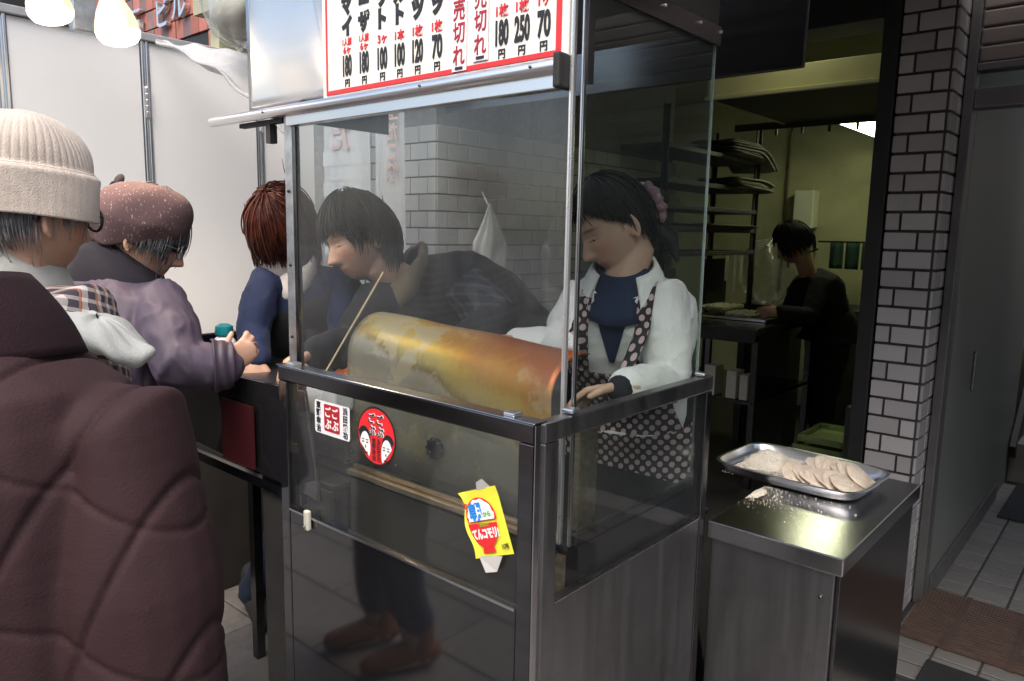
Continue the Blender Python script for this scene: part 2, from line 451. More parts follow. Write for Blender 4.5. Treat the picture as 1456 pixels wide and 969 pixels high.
# ---- the stair entrance right of the pillar
ent = thing('stair_entrance', 'dim stair entrance with shutter box, transom and steps right of the tile pillar', 'entrance', (.2, 3.2, 0))
alu_dull = pm('door_frame_aluminium', (.18, .175, .18), .45, .6, .1, 8, dirt=.3, dcol=(.12, .11, .11))
box('door_frame', (-.618, 3.215, 0), (-.585, 3.30, 2.7), alu_dull, ent, .003)
for k in range(12):
    z = 2.09 + k * .062
    box('shutter_slat', (-.583, 3.225, z), (1.6, 3.26, z + .055), shutter_m, ent, .006)
box('transom_bar', (-.583, 3.215, 1.93), (1.6, 3.30, 2.0), alu_dull, ent, .003)
box('transom_bar', (-.583, 3.215, 2.062), (1.6, 3.30, 2.087), alu_dull, ent, .003)
box('transom_pane', (-.583, 3.25, 2.0), (1.6, 3.256, 2.062), glass_side_m, ent)
box('side_wall', (-.645, 3.302, 0), (-.585, 5.4, 2.7), wall_green, ent)
box('side_rail', (-.583, 3.32, 0), (-.572, 4.9, .09), alu_dull, ent)
box('back_wall', (-.60, 7.8, 0), (1.7, 7.9, 4.6), wall_green, ent)
box('side_wall', (1.62, 3.31, 0), (1.7, 7.8, 4.6), wall_green, ent)
box('ceiling', (-.60, 3.31, 2.72), (1.6, 4.3, 2.8), wall_green, ent)
for k in range(13):
    box('stair_step', (-.58, 5.3 + k * .22, 0), (1.6, 5.3 + k * .22 + .235, .06 + .19 * (k + 1)), stair_m, ent, .006)
box('stair_stringer', (-.583, 5.31, 0), (-.555, 5.34, .3), alu_dull, ent)
mb = MB(); mb.bar((-.56, 5.28, .18), (-.56, 7.4, 2.02), .03, .16); mb.build('stair_stringer', dark_interior, ent)
mb = MB(); mb.tube([(-.56, 3.66, .82), (-.56, 3.66, .98)], .008, 8); mb.build('door_handle', alu_dull, ent)

# ---- the shop building: facade, canopy, kitchen shell
shop = thing('shop_building', 'shop with a dark open kitchen behind the food stall', 'shop', (-2, 5, 0))
box('wall', (-4.3, 6.45, 0), (-.66, 6.55, 2.9), cream_wall, shop)
box('wall', (-4.4, 2.30, 0), (-4.3, 6.449, 2.9), cream_wall, shop)
box('wall', (-.70, 3.31, 0), (-.655, 6.449, 2.9), cream_wall, shop)
box('pipe_shaft', (-1.62, 6.05, 0), (-1.36, 6.448, 2.9), cream_wall, shop, .01)
box('ceiling', (-4.4, 2.2, 2.66), (-.66, 6.55, 2.75), kitchen_ceiling_m, shop)
box('jamb', (-.868, 3.05, 0), (-.811, 3.30, 2.75), black_matte, shop, .004)
box('fascia', (-2.30, 2.20, 1.93), (-.83, 2.215, 3.1), steel_dark, shop, .004)
box('lintel', (-2.4, 3.07, 2.26), (-.87, 3.28, 2.655), black_matte, shop, .004)
box('canopy', (-.82, .80, 2.46), (3.4, 3.035, 2.58), opp_wall_m, shop, .01)
box('wall', (-2.35, 3.07, 2.83), (3.4, 3.30, 6), opp_wall_m, shop)
box('wall', (1.72, 3.04, 0), (3.4, 3.30, 2.83), opp_wall_m, shop)
box('wall', (-4.4, 2.9, 2.76), (-2.36, 3.2, 8.0), opp_wall_m, shop)
# ---- tiled corner wall seen through the booth (tiles one by one)
tw = thing('tiled_wall', 'grey white tiled corner wall seen through the smeared front glass of the booth', 'wall', (-2.5, 2.6, 0))
box('core', (-3.45, 2.262, 0), (-2.412, 2.9, 2.75), grout_grey, tw)
box('core', (-2.54, 2.905, 0), (-2.412, 4.3, 2.75), grout_grey, tw)
ta = tile_mesh(.105, .068, tile_grey_wall); tb = tile_mesh(.125, .068, tile_grey_wall); tb2 = tile_mesh(.060, .068, tile_grey_wall); ta2 = tile_mesh(.050, .068, tile_grey_wall)
for r in range(13):
    z = .985 + r * .0735
    for c in range(16):
        y = 2.262 + .0625 + c * .130 + (.065 if r % 2 else 0)
        if c == 0 and r % 2:
            o = link('tile', tb2, tw, (-2.409, 2.262 + .030, z)); o.rotation_euler = (0, 0, math.pi / 2)
        o = link('tile', tb, tw, (-2.409, y, z)); o.rotation_euler = (0, 0, math.pi / 2)
    if r % 2: link('tile', ta2, tw, (-2.409 - .0225, 2.259, z))
    for c in range(7):
        x = -2.409 - .05 - c * .11 - (.055 if r % 2 else 0)
        link('tile', ta, tw, (x, 2.259, z))

# ---- white folding partition on the left
fp = thing('folding_partition', 'white hinged partition panels with metal edges behind the customers', 'partition', (-2.7, 1.2, 0))
ys = (.345, .752, 1.172, 1.600, 1.86)
for k in range(4):
    box('panel', (-2.72, ys[k] + .016, 1.05), (-2.70, ys[k + 1] - .016, 2.07), white_board, fp, .002)
for y in ys[1:4]:
    o = box('edge_strip', (-2.725, y - .013, 1.045), (-2.695, y - .003, 2.085), alu, fp, .002)
    o = box('edge_strip', (-2.725, y + .003, 1.045), (-2.695, y + .013, 2.085), alu, fp, .002)
for y, z in ((1.172, 1.86), (1.172, 1.2), (1.600, 1.86), (1.600, 1.2)):
    mb = MB()
    for q in range(5): mb.tube([(-2.692, y, z + q * .02 - .04), (-2.692, y, z + q * .02 - .023)], .007, 10)
    mb.build('hinge', alu, fp)
box('top_rail', (-2.735, .345, 2.072), (-2.685, 1.86, 2.098), pm('grey_rail_paint', (.42, .42, .43), .4, .3, .08, 10), fp, .003)
box('bottom_rail', (-2.725, .36, 1.025), (-2.70, 1.85, 1.047), steel_dark, fp, .002)
box('base_board', (-2.76, .3, 0), (-2.715, 1.88, 1.04), dark_interior, fp)

# ---- red brick building beyond the partition, letters on it
bb = thing('brick_building', 'red brick tiled building with metal letters beyond the white partition', 'building', (-6, 2.9, 0))
BY = 2.40
box('wall', (-8.5, BY + .012, 1.2), (-4.50, BY + 1.2, 7.5), mortar_black, bb)
mb = MB(); mb.box((-.0485, -.008, -.058), (.0485, .008, .058)); bra = mb.mesh('brick', brick_a, 40, .002, 1); brb = mb.mesh('brick', brick_b, 40, .002, 1)
for r in range(9):
    z = 2.715 + r * .124
    for c in range(26):
        x = -4.558 - c * .105
        link('brick', (bra if RNG.rand() < .45 else brb), bb, (x, BY + RNG.uniform(-.003, .003), z))
for r in range(2):
    link('brick', bra, bb, (-4.553, BY, 2.591 - r * .124))
box('recess_dark_sheet', (-5.30, BY + .004, 1.5), (-4.612, BY + .011, 2.65), black_matte, bb)  # flat black sheet on the wall paints the shade of a window recess
for ch, x, z in (('石', -5.56, 2.83), ('ビ', -5.13, 2.84), ('ル', -4.90, 2.85)):
    put_text(bb, 'letter', ch, .21, alu, (x, BY - .035, z), (1, 0, 0), (0, 0, 1), thick=.014, fat=.002)
cb = thing('rendered_building', 'cream rendered building with a dark window beside the brick building', 'building', (-4.1, 2.8, 0))
box('wall', (-4.49, 2.405, 1.2), (-4.26, 3.2, 7.0), cream_stone, cb, .01)
box('wall', (-4.12, 2.405, 1.2), (-3.6, 2.80, 7.0), cream_stone, cb, .01)
box('wall', (-4.258, 2.5, 1.2), (-4.122, 2.80, 7.0), cream_stone, cb)
box('window_pane', (-4.245, 2.47, 1.4), (-4.135, 2.49, 3.2), window_dark, cb)
box('window_frame', (-4.258, 2.45, 1.38), (-4.246, 2.495, 3.2), steel_dark, cb); box('window_frame', (-4.134, 2.45, 1.38), (-4.122, 2.495, 3.2), steel_dark, cb)

# ---- building across the street, behind the viewer (stands in the reflections)
ob = thing('street_building', 'plain rendered building across the street with dark shop windows', 'building', (0, -5.2, 0))
box('wall', (-2.6, -6.4, 0), (9, -6.0, 6), opp_wall_m, ob)
for k in range(5):
    box('window', (-2.0 + k * 2.2, -5.99, .5), (-.6 + k * 2.2, -5.96, 2.5), window_dark, ob)
    box('window', (-2.0 + k * 2.2, -5.99, 3.6), (-.6 + k * 2.2, -5.96, 5.2), window_dark, ob)

# ---- tarp, round lamp, bulbs above the partition
T0, T1, T2 = Vector((-2.650, 1.192, 2.068)), Vector((-2.292, 1.356, 2.007)), Vector((-1.905, 1.235, 1.714))
def tarp_fn(u, v):
    top = T0.lerp(T1, u); bot = T0.lerp(T2, u)
    p = top.lerp(bot, v)
    p.z += -.05 * math.sin(math.pi * v) * u + .03 * math.sin(math.pi * u) * v + .006 * math.sin(19 * u + 5 * v) + .012 * math.sin(13 * v + 4 * u) * u
    p.x += .03 * math.sin(math.pi * v) * u + .008 * math.sin(23 * u + 9 * v)
    return p
mb = MB(); mb.grid(tarp_fn, 40, 16); o = mb.build('tarp', tarp_m, None, 180); solidify(o, .001)
tag(o, 'translucent plastic tarp draped over the top of the white partition', 'tarp')
mb = MB(); mb.tube([tarp_fn(i / 30, 1.0) for i in range(31)], .006, 6)
h = mb.build('hem', tarp_m, o, 180)

rl = thing('round_lantern', 'round lantern wrapped in clear crinkled plastic beside the stall hood', 'lantern', (-2.181, 1.246, 2.110))
c0 = Vector((-2.181, 1.246, 2.110))
def ball(u, v, R=.118):
    a = u * 2 * math.pi; t = math.pi * (.02 + .96 * v)
    w = 1 + .035 * math.sin(9 * a + 11 * v) + .03 * math.sin(17 * v + 3 * a)
    return c0 + Vector((R * w * math.sin(t) * math.cos(a), R * w * math.sin(t) * math.sin(a), R * w * math.cos(t)))
mb = MB(); mb.grid(ball, 48, 28, True); mb.build('plastic_wrap', clear_bag, rl, 180)
mb = MB(); mb.grid(lambda u, v: ball(u, v, .095), 32, 20, True); mb.build('lantern_body', pm('lantern_paper', (.45, .46, .42), .6, 0, .2, 14, .2, 40), rl, 180)
mb = MB(); mb.tube([c0 + Vector((0, 0, .09)), c0 + Vector((0, 0, .4))], .01, 8); mb.build('stem', black_matte, rl)

bulb_glow = pm('lamp_face', (.9, .85, .7), .3, emit=(1.0, .80, .56), estr=2.6)
bulb_glass = pm('lamp_silvered_side', (.85, .72, .5), .15, .3, .1, 20, emit=(1.0, .62, .3), estr=.45)
def bulb(c, d, label, power, k=1.0):
    c = Vector(c); d = Vector(d).normalized()
    t = thing('reflector_lamp', label, 'lamp', c, 'lit reflector lamps clamped above the partition')
    mb = MB(); mb.lathe(c, [(.001 * k, .0475 * k), (.022 * k, .046 * k), (.036 * k, .040 * k), (.043 * k, .030 * k), (.0455 * k, .018 * k)], 32, d); mb.build('bulb_face', bulb_glow, t, 60)
    mb = MB(); mb.lathe(c, [(.0455 * k, .018 * k), (.044 * k, .004 * k), (.036 * k, -.022 * k), (.025 * k, -.045 * k), (.019 * k, -.06 * k)], 32, d); mb.build('bulb_side', bulb_glass, t, 60)
    mb = MB(); mb.lathe(c, [(.019 * k, -.058 * k), (.024 * k, -.062 * k), (.026 * k, -.075 * k), (.026 * k, -.13 * k), (.016 * k, -.138 * k), (.001 * k, -.14 * k)], 24, d); mb.build('socket', black_matte, t, 40)
    mb = MB(); mb.tube([c - d * .13, c - d * .17 + Vector((0, 0, .03)), c - d * .19 + Vector((0, 0, .12)), c - d * .19 + Vector((0, 0, .34))], .007, 8)
    mb.build('bracket_arm', steel_dark, t, 60)
    li = bpy.data.lights.new('lamp_light', 'SPOT'); li.energy = power; li.color = (1.0, .76, .50)
    li.spot_size = math.radians(130); li.spot_blend = .8; li.shadow_soft_size = .04
    lo = bpy.data.objects.new('lamp_light', li); sc.collection.objects.link(lo); lo.parent = t
    lo.location = d * .06; lo.rotation_euler = (-d).to_track_quat('Z', 'Y').to_euler()
bulb((-2.135, 0.858, 1.974), (.10, .10, -.99), 'lit reflector lamp hanging lower, nearer the brick letters', 7, 1.2)
bulb((-2.101, 0.689, 1.982), (.02, .16, -.98), 'lit reflector lamp hanging higher, above the beige knit cap', 7, 1.12)
bar = thing('lamp_bar', 'metal bar and clamp carrying the two lit lamps', 'bracket', (-1.8, .62, 2.27))
mb = MB(); mb.tube([(-2.72, .60, 2.262), (-1.2, .72, 2.262)], .012, 10); mb.build('rail', steel_dark, bar, 60)
a = Vector((-2.376, 0.863, 2.047))
mb = MB(); mb.box(a - Vector((.02, .03, .06)), a + Vector((.02, .03, .09))); mb.build('clamp', galv, bar, 40, .004)
a = Vector((-2.757, 0.811, 2.100))
tag(box('clamp', a - Vector((.03, .05, .035)), a + Vector((.03, .03, .1)), black_matte, None, .004), 'black clamp on the upper left corner of the white partition', 'clamp')

# ================================================================== THE FOOD STALL
stall = thing('food_stall', 'stainless food stall with glass booth, black lower panels and white price sign', 'food stall', (-1.15, 1.25, 0))
# front guard: frame, glass, lower black panel
fg = box('front_guard', (-1.495, .912, 1.108), (-.738, .942, 1.142), steel_dark, stall, .003)
mb = MB(); mb.box((-1.494, .9125, .06), (-1.462, .9415, 1.107)); mb.build('left_stile', black_gloss, fg, 40, .002)
mb = MB(); mb.box((-.772, .9125, .06), (-.7385, .9415, 1.107)); mb.build('right_stile', steel_dark, fg, 40, .002)
mb = MB(); mb.box((-1.461, .914, .06), (-.773, .936, .810)); mb.build('lower_panel', black_gloss, fg, 40, .002)
mb = MB(); mb.box((-1.4605, .922, .811), (-.7735, .927, 1.1075)); mb.build('glass_pane', glass_guard_m, fg)
mb = MB(); mb.box((-1.497, .9095, 1.1425), (-.737, .9445, 1.1445)); mb.build('top_edge', steel, fg, 40, .0006, None, 1)
mb = MB(); mb.box((-.7375, .9125, .06), (-.7355, .9415, 1.141)); mb.build('side_edge', steel, fg)
mb = MB(); mb.box((-1.4605, .911, .807), (-.7735, .9135, .8115)); mb.build('panel_edge', steel, fg)
a = Vector((-1.380, 0.908, 0.806))
mb = MB(); mb.box((a.x - .0085, .900, a.z - .024), (a.x + .0085, .912, a.z + .022)); mb.build('catch', pm('ivory_catch', (.62, .60, .50), .4, 0, .06, 20), fg, 40, .004)
mb = MB(); mb.tube([(a.x, .901, a.z - .014), (a.x, .897, a.z - .014)], .0035, 10); mb.build('catch_screw', steel, fg)
# side guard
sg = box('side_guard', (-.758, .93, 1.108), (-.730, 1.534, 1.142), steel_dull, stall, .003)
mb = MB(); mb.box((-.757, .931, .06), (-.7305, .968, 1.107)); mb.build('front_stile', steel_dull, sg, 40, .002)
mb = MB(); mb.box((-.757, 1.507, .06), (-.7305, 1.533, 1.107)); mb.build('rear_stile', steel_dark, sg, 40, .002)
mb = MB(); mb.box((-.757, .9685, .06), (-.733, 1.5065, .814)); mb.build('lower_panel', steel_dull, sg, 40, .002)
mb = MB(); mb.box((-.747, .9685, .815), (-.742, 1.5065, 1.1075)); mb.build('glass_pane', glass_guard_m, sg)
mb = MB(); mb.box((-.7325, .9685, .8145), (-.7305, 1.5065, .8175)); mb.build('panel_edge', steel, sg)
for x, y in ((-1.455, .93), (-.745, 1.02), (-.745, 1.505), (-.80, .93)):
    mb = MB(); mb.box((x - .012, y - .012, 1.1445), (x + .012, y + .012, 1.151)); mb.build('clip', alu, stall, 40, .002)
# booth posts, rails, glass
GY = 1.045
mb = MB(); mb.bar((-1.636, GY, .80), (-1.636, GY, 1.745), .032, .004, (0, 1, 0)); mb.bar((-1.650, GY + .016, .80), (-1.650, GY + .016, 1.745), .004, .032, (0, 1, 0))
lp = mb.build('left_post', galv, stall)
for z in (1.716, 1.54, 1.36, 1.18):
    mb = MB(); mb.tube([(-1.636, GY - .001, z), (-1.636, GY - .004, z)], .004, 10); mb.build('bolt_hole', black_matte, lp)
mb = MB(); mb.box((-1.613, GY - .006, .905), (-1.601, GY + .008, 1.692)); mb.build('glass_channel', steel_dark, stall, 40, .001)
mb = MB(); mb.box((-.785, GY - .006, .885), (-.777, GY + .006, 2.45)); mb.build('corner_post', chrome, stall, 40, .003)
mb = MB(); mb.box((-.7635, GY - .002, .885), (-.7575, GY + .008, 2.45)); mb.build('corner_post', steel, stall, 40, .002)
mb = MB(); mb.box((-1.60, GY - .002, .905), (-.786, GY + .003, 1.694)); mb.build('front_glass', glass_front_m, stall)
mb = MB(); mb.box((-.764, 1.056, .905), (-.759, 1.512, 1.862)); sgl = mb.build('side_glass', glass_side_m, stall)
mb = MB(); mb.box((-.7645, 1.5125, .905), (-.7585, 1.5145, 1.862)); mb.build('polished_edge', glass_edge, sgl)
mb = MB(); mb.box((-.767, 1.056, .885), (-.752, 1.515, .904)); mb.build('glass_sill', steel_dark, stall, 40, .002)
mb = MB(); mb.box((-.750, 1.06, .80), (-.7485, 1.515, .884)); mb.build('sill_apron', steel_dark, stall)
# header band and rail under the sign
mb = MB(); mb.box((-1.63, GY - .012, 1.693), (-.79, GY + .012, 1.720)); mb.build('header_band', steel_wavy, stall, 40, .002)
mb = MB(); mb.tube([(-1.972, 1.028, 1.7285), (-.80, 1.028, 1.7285)], .0125, 16, 1, None, True); rl_ = mb.build('header_rail', alu, stall, 50)
for x in (-1.13, -.85, -1.70):
    mb = MB(); mb.tube([(x, 1.0165, 1.730), (x, 1.0145, 1.730)], .003, 8); mb.build('rivet', steel_dark, rl_)
mb = MB(); mb.box((-.80, 1.012, 1.690), (-.7855, 1.062, 1.748)); mb.build('end_cap', black_rubber, stall, 40, .004)
mb = MB(); mb.box((-1.86, 1.042, 1.706), (-1.66, 1.058, 1.717)); mb.bar((-1.72, 1.05, 1.66), (-1.72, 1.05, 1.705), .02); mb.build('bracket', black_matte, stall)
# hood sheets
mb = MB(); mb.grid(lambda u, v: (-1.838 + u * 1.055, 1.060 + .006 * math.sin(u * 11 + 1.3 * v) + .004 * math.sin(u * 5 - 3 * v), 1.739 + v * .95), 60, 24)
hs = mb.build('hood_front', steel_wavy, stall, 180); solidify(hs, .002)
mb = MB(); mb.box((-1.838, 1.09, 1.739), (-1.832, 1.52, 2.70)); mb.build('hood_side', steel_dull, stall)
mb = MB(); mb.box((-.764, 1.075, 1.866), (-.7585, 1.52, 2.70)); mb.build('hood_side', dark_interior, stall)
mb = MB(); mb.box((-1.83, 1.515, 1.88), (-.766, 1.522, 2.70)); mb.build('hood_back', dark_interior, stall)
mb = MB(); mb.box((-.757, 1.06, 1.845), (-.751, 1.52, 1.885)); hh = mb.build('glass_holder', steel_dark, stall, 40, .001)
for y in (1.14, 1.28, 1.42, 1.51):
    mb = MB(); mb.tube([(-.751, y, 1.872), (-.747, y, 1.872)], .0035, 8); mb.build('screw', alu, hh)
mb = MB(); mb.box((-.764, 1.056, 1.70), (-.759, 1.074, 2.45)); mb.build('hood_lip', steel_dull, stall)
# counters inside
mb = MB(); mb.box((-1.70, .99, .845), (-1.40, 1.50, .858)); mb.build('counter_top', steel_dull, stall, 40, .002)
mb = MB(); mb.box((-1.70, .985, .10), (-1.405, .995, .843)); mb.build('counter_front', dark_interior, stall)
mb = MB(); mb.box((-1.40, 1.04, .10), (-.79, 1.05, .868)); mb.build('counter_front', dark_interior, stall)
mb = MB(); mb.box((-1.40, 1.055, .868), (-.77, 1.52, .878)); mb.build('counter_top', steel_dark, stall)
mb = MB(); mb.box((-1.405, 1.033, .878), (-.79, 1.046, .890)); mb.box((-1.405, 1.050, .879), (-.79, 1.062, .898)); mb.build('base_rail', gold_wood, stall, 40, .002)
mb = MB(); mb.box((-.98, 1.524, .786), (-.765, 1.62, .800)); mb.build('rear_shelf', steel_dull, stall, 40, .002)
mb = MB(); mb.box((-.86, 1.045, .10), (-.775, 1.058, .86)); mb.build('leg_plate', gold_wood, stall)
mb = MB(); mb.box((-1.60, 1.50, .1), (-.8, 1.51, .86)); mb.build('counter_back', dark_interior, stall)
# serving shelf and black board on the left
mb = MB()
P4 = [(-2.25, .975, .845), (-1.435, .975, .815), (-1.49, .975, 1.072), (-2.25, .975, 1.052)]
mb.add(P4 + [(x, y + .012, z) for x, y, z in P4], [(0,1,2,3),(7,6,5,4),(0,4,5,1),(1,5,6,2),(2,6,7,3),(3,7,4,0)])
bd = mb.build('front_board', black_gloss, stall, 40, .003)
mb = MB(); mb.box((-2.25, .99, 1.038), (-1.66, 1.26, 1.05)); mb.build('serving_shelf', steel_dull, stall, 40, .002)
mb = MB(); mb.box((-2.24, .97, .79), (-1.50, .985, .815)); mb.build('shelf_rail', steel_dark, stall)
for x in (-2.2, -1.69):
    mb = MB(); mb.box((x, 1.22, .0), (x + .03, 1.25, 1.037)); mb.build('leg', steel_dark, stall)
tag(box('red_reflection', (-1.86, .962, .835), (-1.70, .967, 1.0), pm('dark_red_reflection', (.050, .004, .006), .5, 0, .3, 6), None), 'dark red strip standing in for a reflection on the black board of the serving counter', 'cloth')  # thin dark red box painted in place of the red reflection on the glossy board
wt = box('white_tub', (-1.52, 1.0, 1.01), (-1.46, 1.1, 1.085), white_board, None, .008)
tag(wt, 'small white tub behind the black board at the left end of the glass', 'tub')

# ---- curved griddle hood (heat-tinted steel)
gh = thing('griddle_hood', 'curved heat-tinted steel griddle cover with golden and red stains inside the glass booth', 'griddle cover', (-1.17, 1.2, .88))
def tint_mat():
    m = bpy.data.materials.new('heat_tinted_steel'); m.use_nodes = True; nt = m.node_tree; b = nt.nodes['Principled BSDF']
    tc = nd(nt, 'ShaderNodeTexCoord'); sp = nd(nt, 'ShaderNodeSeparateXYZ'); lk(nt, tc.outputs['Object'], sp.inputs[0])
    n = nd(nt, 'ShaderNodeTexNoise', Scale=7.0, Detail=7.0, Roughness=.62); lk(nt, tc.outputs['Object'], n.inputs['Vector'])
    n2 = nd(nt, 'ShaderNodeTexNoise', Scale=38.0, Detail=8.0, Roughness=.75)
    mp = nd(nt, 'ShaderNodeMapping'); mp.inputs['Scale'].default_value = (2.6, 1, .3); lk(nt, tc.outputs['Object'], mp.inputs[0]); lk(nt, mp.outputs[0], n2.inputs['Vector'])
    def ma(op, a, bb=None, c=None):
        q = nd(nt, 'ShaderNodeMath', operation=op)
        for i, x in enumerate((a, bb, c)):
            if x is None: continue
            if hasattr(x, 'is_output'): lk(nt, x, q.inputs[i])
            else: q.inputs[i].default_value = x
        return q.outputs[0]
    u = ma('MULTIPLY_ADD', sp.outputs['X'], 1 / .645, 1.49 / .645)
    zz = ma('MULTIPLY_ADD', sp.outputs['Z'], 5.2, -5.2 * 1.174)
    t = ma('MULTIPLY_ADD', u, 1.0, zz)
    t = ma('ADD', t, ma('MULTIPLY_ADD', n.outputs['Fac'], .55, -.275))
    t = ma('ADD', t, ma('MULTIPLY_ADD', n2.outputs['Fac'], .30, -.15))
    rp = nd(nt, 'ShaderNodeValToRGB'); lk(nt, t, rp.inputs[0])
    e = rp.color_ramp.elements
    e[0].position = 0.0; e[0].color = (.40, .36, .27, 1); e[1].position = 1.0; e[1].color = (.40, .105, .018, 1)
    for p, c in ((.12, (.50, .44, .32)), (.20, (.34, .25, .10)), (.34, (.58, .44, .14)), (.48, (.66, .45, .09)), (.62, (.58, .29, .04)), (.80, (.50, .215, .03))):
        q = e.new(p); q.color = rgb(c)
    # scraped bare band and grime runs
    sc_ = nd(nt, 'ShaderNodeMapRange'); sc_.inputs[1].default_value = .60; sc_.inputs[2].default_value = .72; lk(nt, n2.outputs['Fac'], sc_.inputs[0])
    lo = nd(nt, 'ShaderNodeMapRange'); lo.inputs[1].default_value = .35; lo.inputs[2].default_value = .0; lk(nt, t, lo.inputs[0])
    mk = ma('MULTIPLY', sc_.outputs[0], lo.outputs[0])
    n4 = nd(nt, 'ShaderNodeTexNoise', Scale=5.5, Detail=9.0, Roughness=.62); lk(nt, tc.outputs['Object'], n4.inputs['Vector'])
    pa = nd(nt, 'ShaderNodeMapRange'); pa.inputs[1].default_value = .555; pa.inputs[2].default_value = .575; lk(nt, n4.outputs['Fac'], pa.inputs[0])
    pb = nd(nt, 'ShaderNodeMapRange'); pb.inputs[1].default_value = .95; pb.inputs[2].default_value = .55; lk(nt, t, pb.inputs[0])
    pale = nd(nt, 'ShaderNodeMixRGB'); pale.inputs[2].default_value = (.60, .50, .30, 1)
    lk(nt, ma('MULTIPLY', ma('MULTIPLY', pa.outputs[0], pb.outputs[0]), .8), pale.inputs[0]); lk(nt, rp.outputs[0], pale.inputs[1])
    mx = nd(nt, 'ShaderNodeMixRGB'); mx.inputs[2].default_value = (.15, .115, .07, 1); lk(nt, ma('MULTIPLY', mk, .65), mx.inputs[0]); lk(nt, pale.outputs[0], mx.inputs[1])
    lk(nt, mx.outputs[0], b.inputs['Base Color'])
    b.inputs['Metallic'].default_value = .55
    rr = nd(nt, 'ShaderNodeMapRange'); rr.inputs[3].default_value = .30; rr.inputs[4].default_value = .5; lk(nt, n2.outputs['Fac'], rr.inputs[0]); lk(nt, rr.outputs[0], b.inputs['Roughness'])
    bp = nd(nt, 'ShaderNodeBump', Strength=.12, Distance=.003); lk(nt, n2.outputs['Fac'], bp.inputs['Height']); lk(nt, bp.outputs[0], b.inputs['Normal'])
    return m
tint = tint_mat()
prof = [(1.100, .882), (1.100, 1.0), (1.101, 1.10), (1.103, 1.14)]
for k in range(1, 14):
    a = math.pi * .5 * k / 12
    prof.append((1.203 - .100 * math.cos(a), 1.14 + .100 * math.sin(a)))
prof += [(1.232, 1.236)]
def hoodpt(u, v):
    s = v * (len(prof) - 1); i = min(int(s), len(prof) - 2); q = s - i
    y = prof[i][0] * (1 - q) + prof[i + 1][0] * q; z = prof[i][1] * (1 - q) + prof[i + 1][1] * q
    x = -1.490 + .640 * u
    k = max(0, min(1, (z - 1.0) / .24))
    return (x + .004 * math.sin(9 * z) * u, y + .004 * math.sin(u * 5) * k, z + k * (.004 - .030 * u) + .0015 * math.sin(u * 13) * k)
mb = MB(); mb.grid(hoodpt, 40, 2 * (len(prof) - 1) + 1)
hb = mb.build('curved_cover', tint, gh, 60); solidify(hb, .003, -1)
box('seam', (-1.488, 1.0965, 1.094), (-1.10, 1.0985, 1.0965), gold_wood, gh)
for x in (-1.47, -1.30, -1.02, -.87):
    mb = MB(); mb.tube([(x, 1.0985, .905), (x, 1.0955, .905)], .005, 10); mb.build('rivet', steel_dull, gh)
mb = MB(); mb.lathe((-1.163, 1.098, .977), [(.021, 0), (.0225, .004), (.0225, .012), (.019, .016), (.015, .017), (.012, .011), (.001, .011)], 28, (0, -1, 0))
kn = mb.build('knob', pm('black_bakelite', (.012, .012, .013), .25, 0, .1, 20), gh, 40)
for k in range(10):
    a = 2 * math.pi * k / 10
    mb = MB(); mb.bar((-1.163 + .0215 * math.cos(a), 1.094, .977 + .0215 * math.sin(a)), (-1.163 + .0215 * math.cos(a), 1.084, .977 + .0215 * math.sin(a)), .005); mb.build('grip_rib', black_rubber, kn)
for x, y in ((-.835, 1.16), (-.815, 1.12)):
    mb = MB(); mb.box((x, y, .882), (x + .02, y + .05, 1.10)); mb.build('end_bracket', gold_wood, gh, 40, .002)

# food tray with red pickle, left of the cover
ft_ = thing('pickle_tray', 'steel tray heaped with red orange food left of the griddle cover', 'food tray', (-1.58, 1.22, .86))
mb = MB(); mb.box((-1.74, 1.10, .86), (-1.505, 1.34, 1.0)); mb.build('tray', steel_dull, ft_, 40, .006)
mb = MB()
mb.grid(lambda u, v: (-1.735 + .225 * u, 1.105 + .23 * v, 1.0 + .075 * (math.sin(math.pi * min(1, max(0, u))) * math.sin(math.pi * v)) ** .5 + .008 * math.sin(37 * u + 11 * v) * math.sin(29 * v)), 30, 30)
tag(mb.build('red_food', ginger, ft_, 180), kind='stuff')
sk = thing('bamboo_skewer', 'long thin bamboo skewer leaning up inside the front glass', 'skewer', (-1.508, 1.027, 1.069))
mb = MB(); mb.tube([(-1.524, 1.006, 1.030), (-1.466, 1.196, 1.345)], [.0022, .0026], 8); mb.build('stick', bamboo, sk, 180)

# ---- price sign
ps = thing('price_sign', 'white price sign with red border and black brush lettering on the stall hood', 'sign', (-1.12, 1.035, 1.74))
SY = 1.036
box('board', (-1.478, SY, 1.7385), (-.786, SY + .010, 2.42), sign_cream, ps, .002)
mb = MB()
mb.box((-1.463, SY - .0016, 1.747), (-.800, SY - .0004, 1.756)); mb.box((-1.463, SY - .0016, 1.7565), (-1.4575, SY - .0004, 2.40)); mb.box((-.8115, SY - .0016, 1.7565), (-.800, SY - .0004, 2.40))
mb.box((-1.463, SY - .0016, 2.4005), (-.800, SY - .0004, 2.409))
mb.build('red_border', red_bright, ps)
cols = [(-1.386, 'シューマイ', '1人前|6ヶ', '180'), (-1.327, 'ギョーザ', '1人前|6ヶ', '180'), (-1.267, 'ナゲット', '3ヶ', '100'), (-1.212, 'フランクフルト', '1本', '100'),
        (-1.158, 'ハムカツ', '1枚', '120'), (-1.102, 'メンチカツ', '1枚', '70'), (-1.04, 'イカカツ', '', ''), (-.985, 'カキカツ', '', ''),
        (-.934, 'チキンカツ', '1枚', '180'), (-.887, 'ヒレカツ', '1枚', '250'), (-.838, 'コロッケ', '1ヶ', '70')]
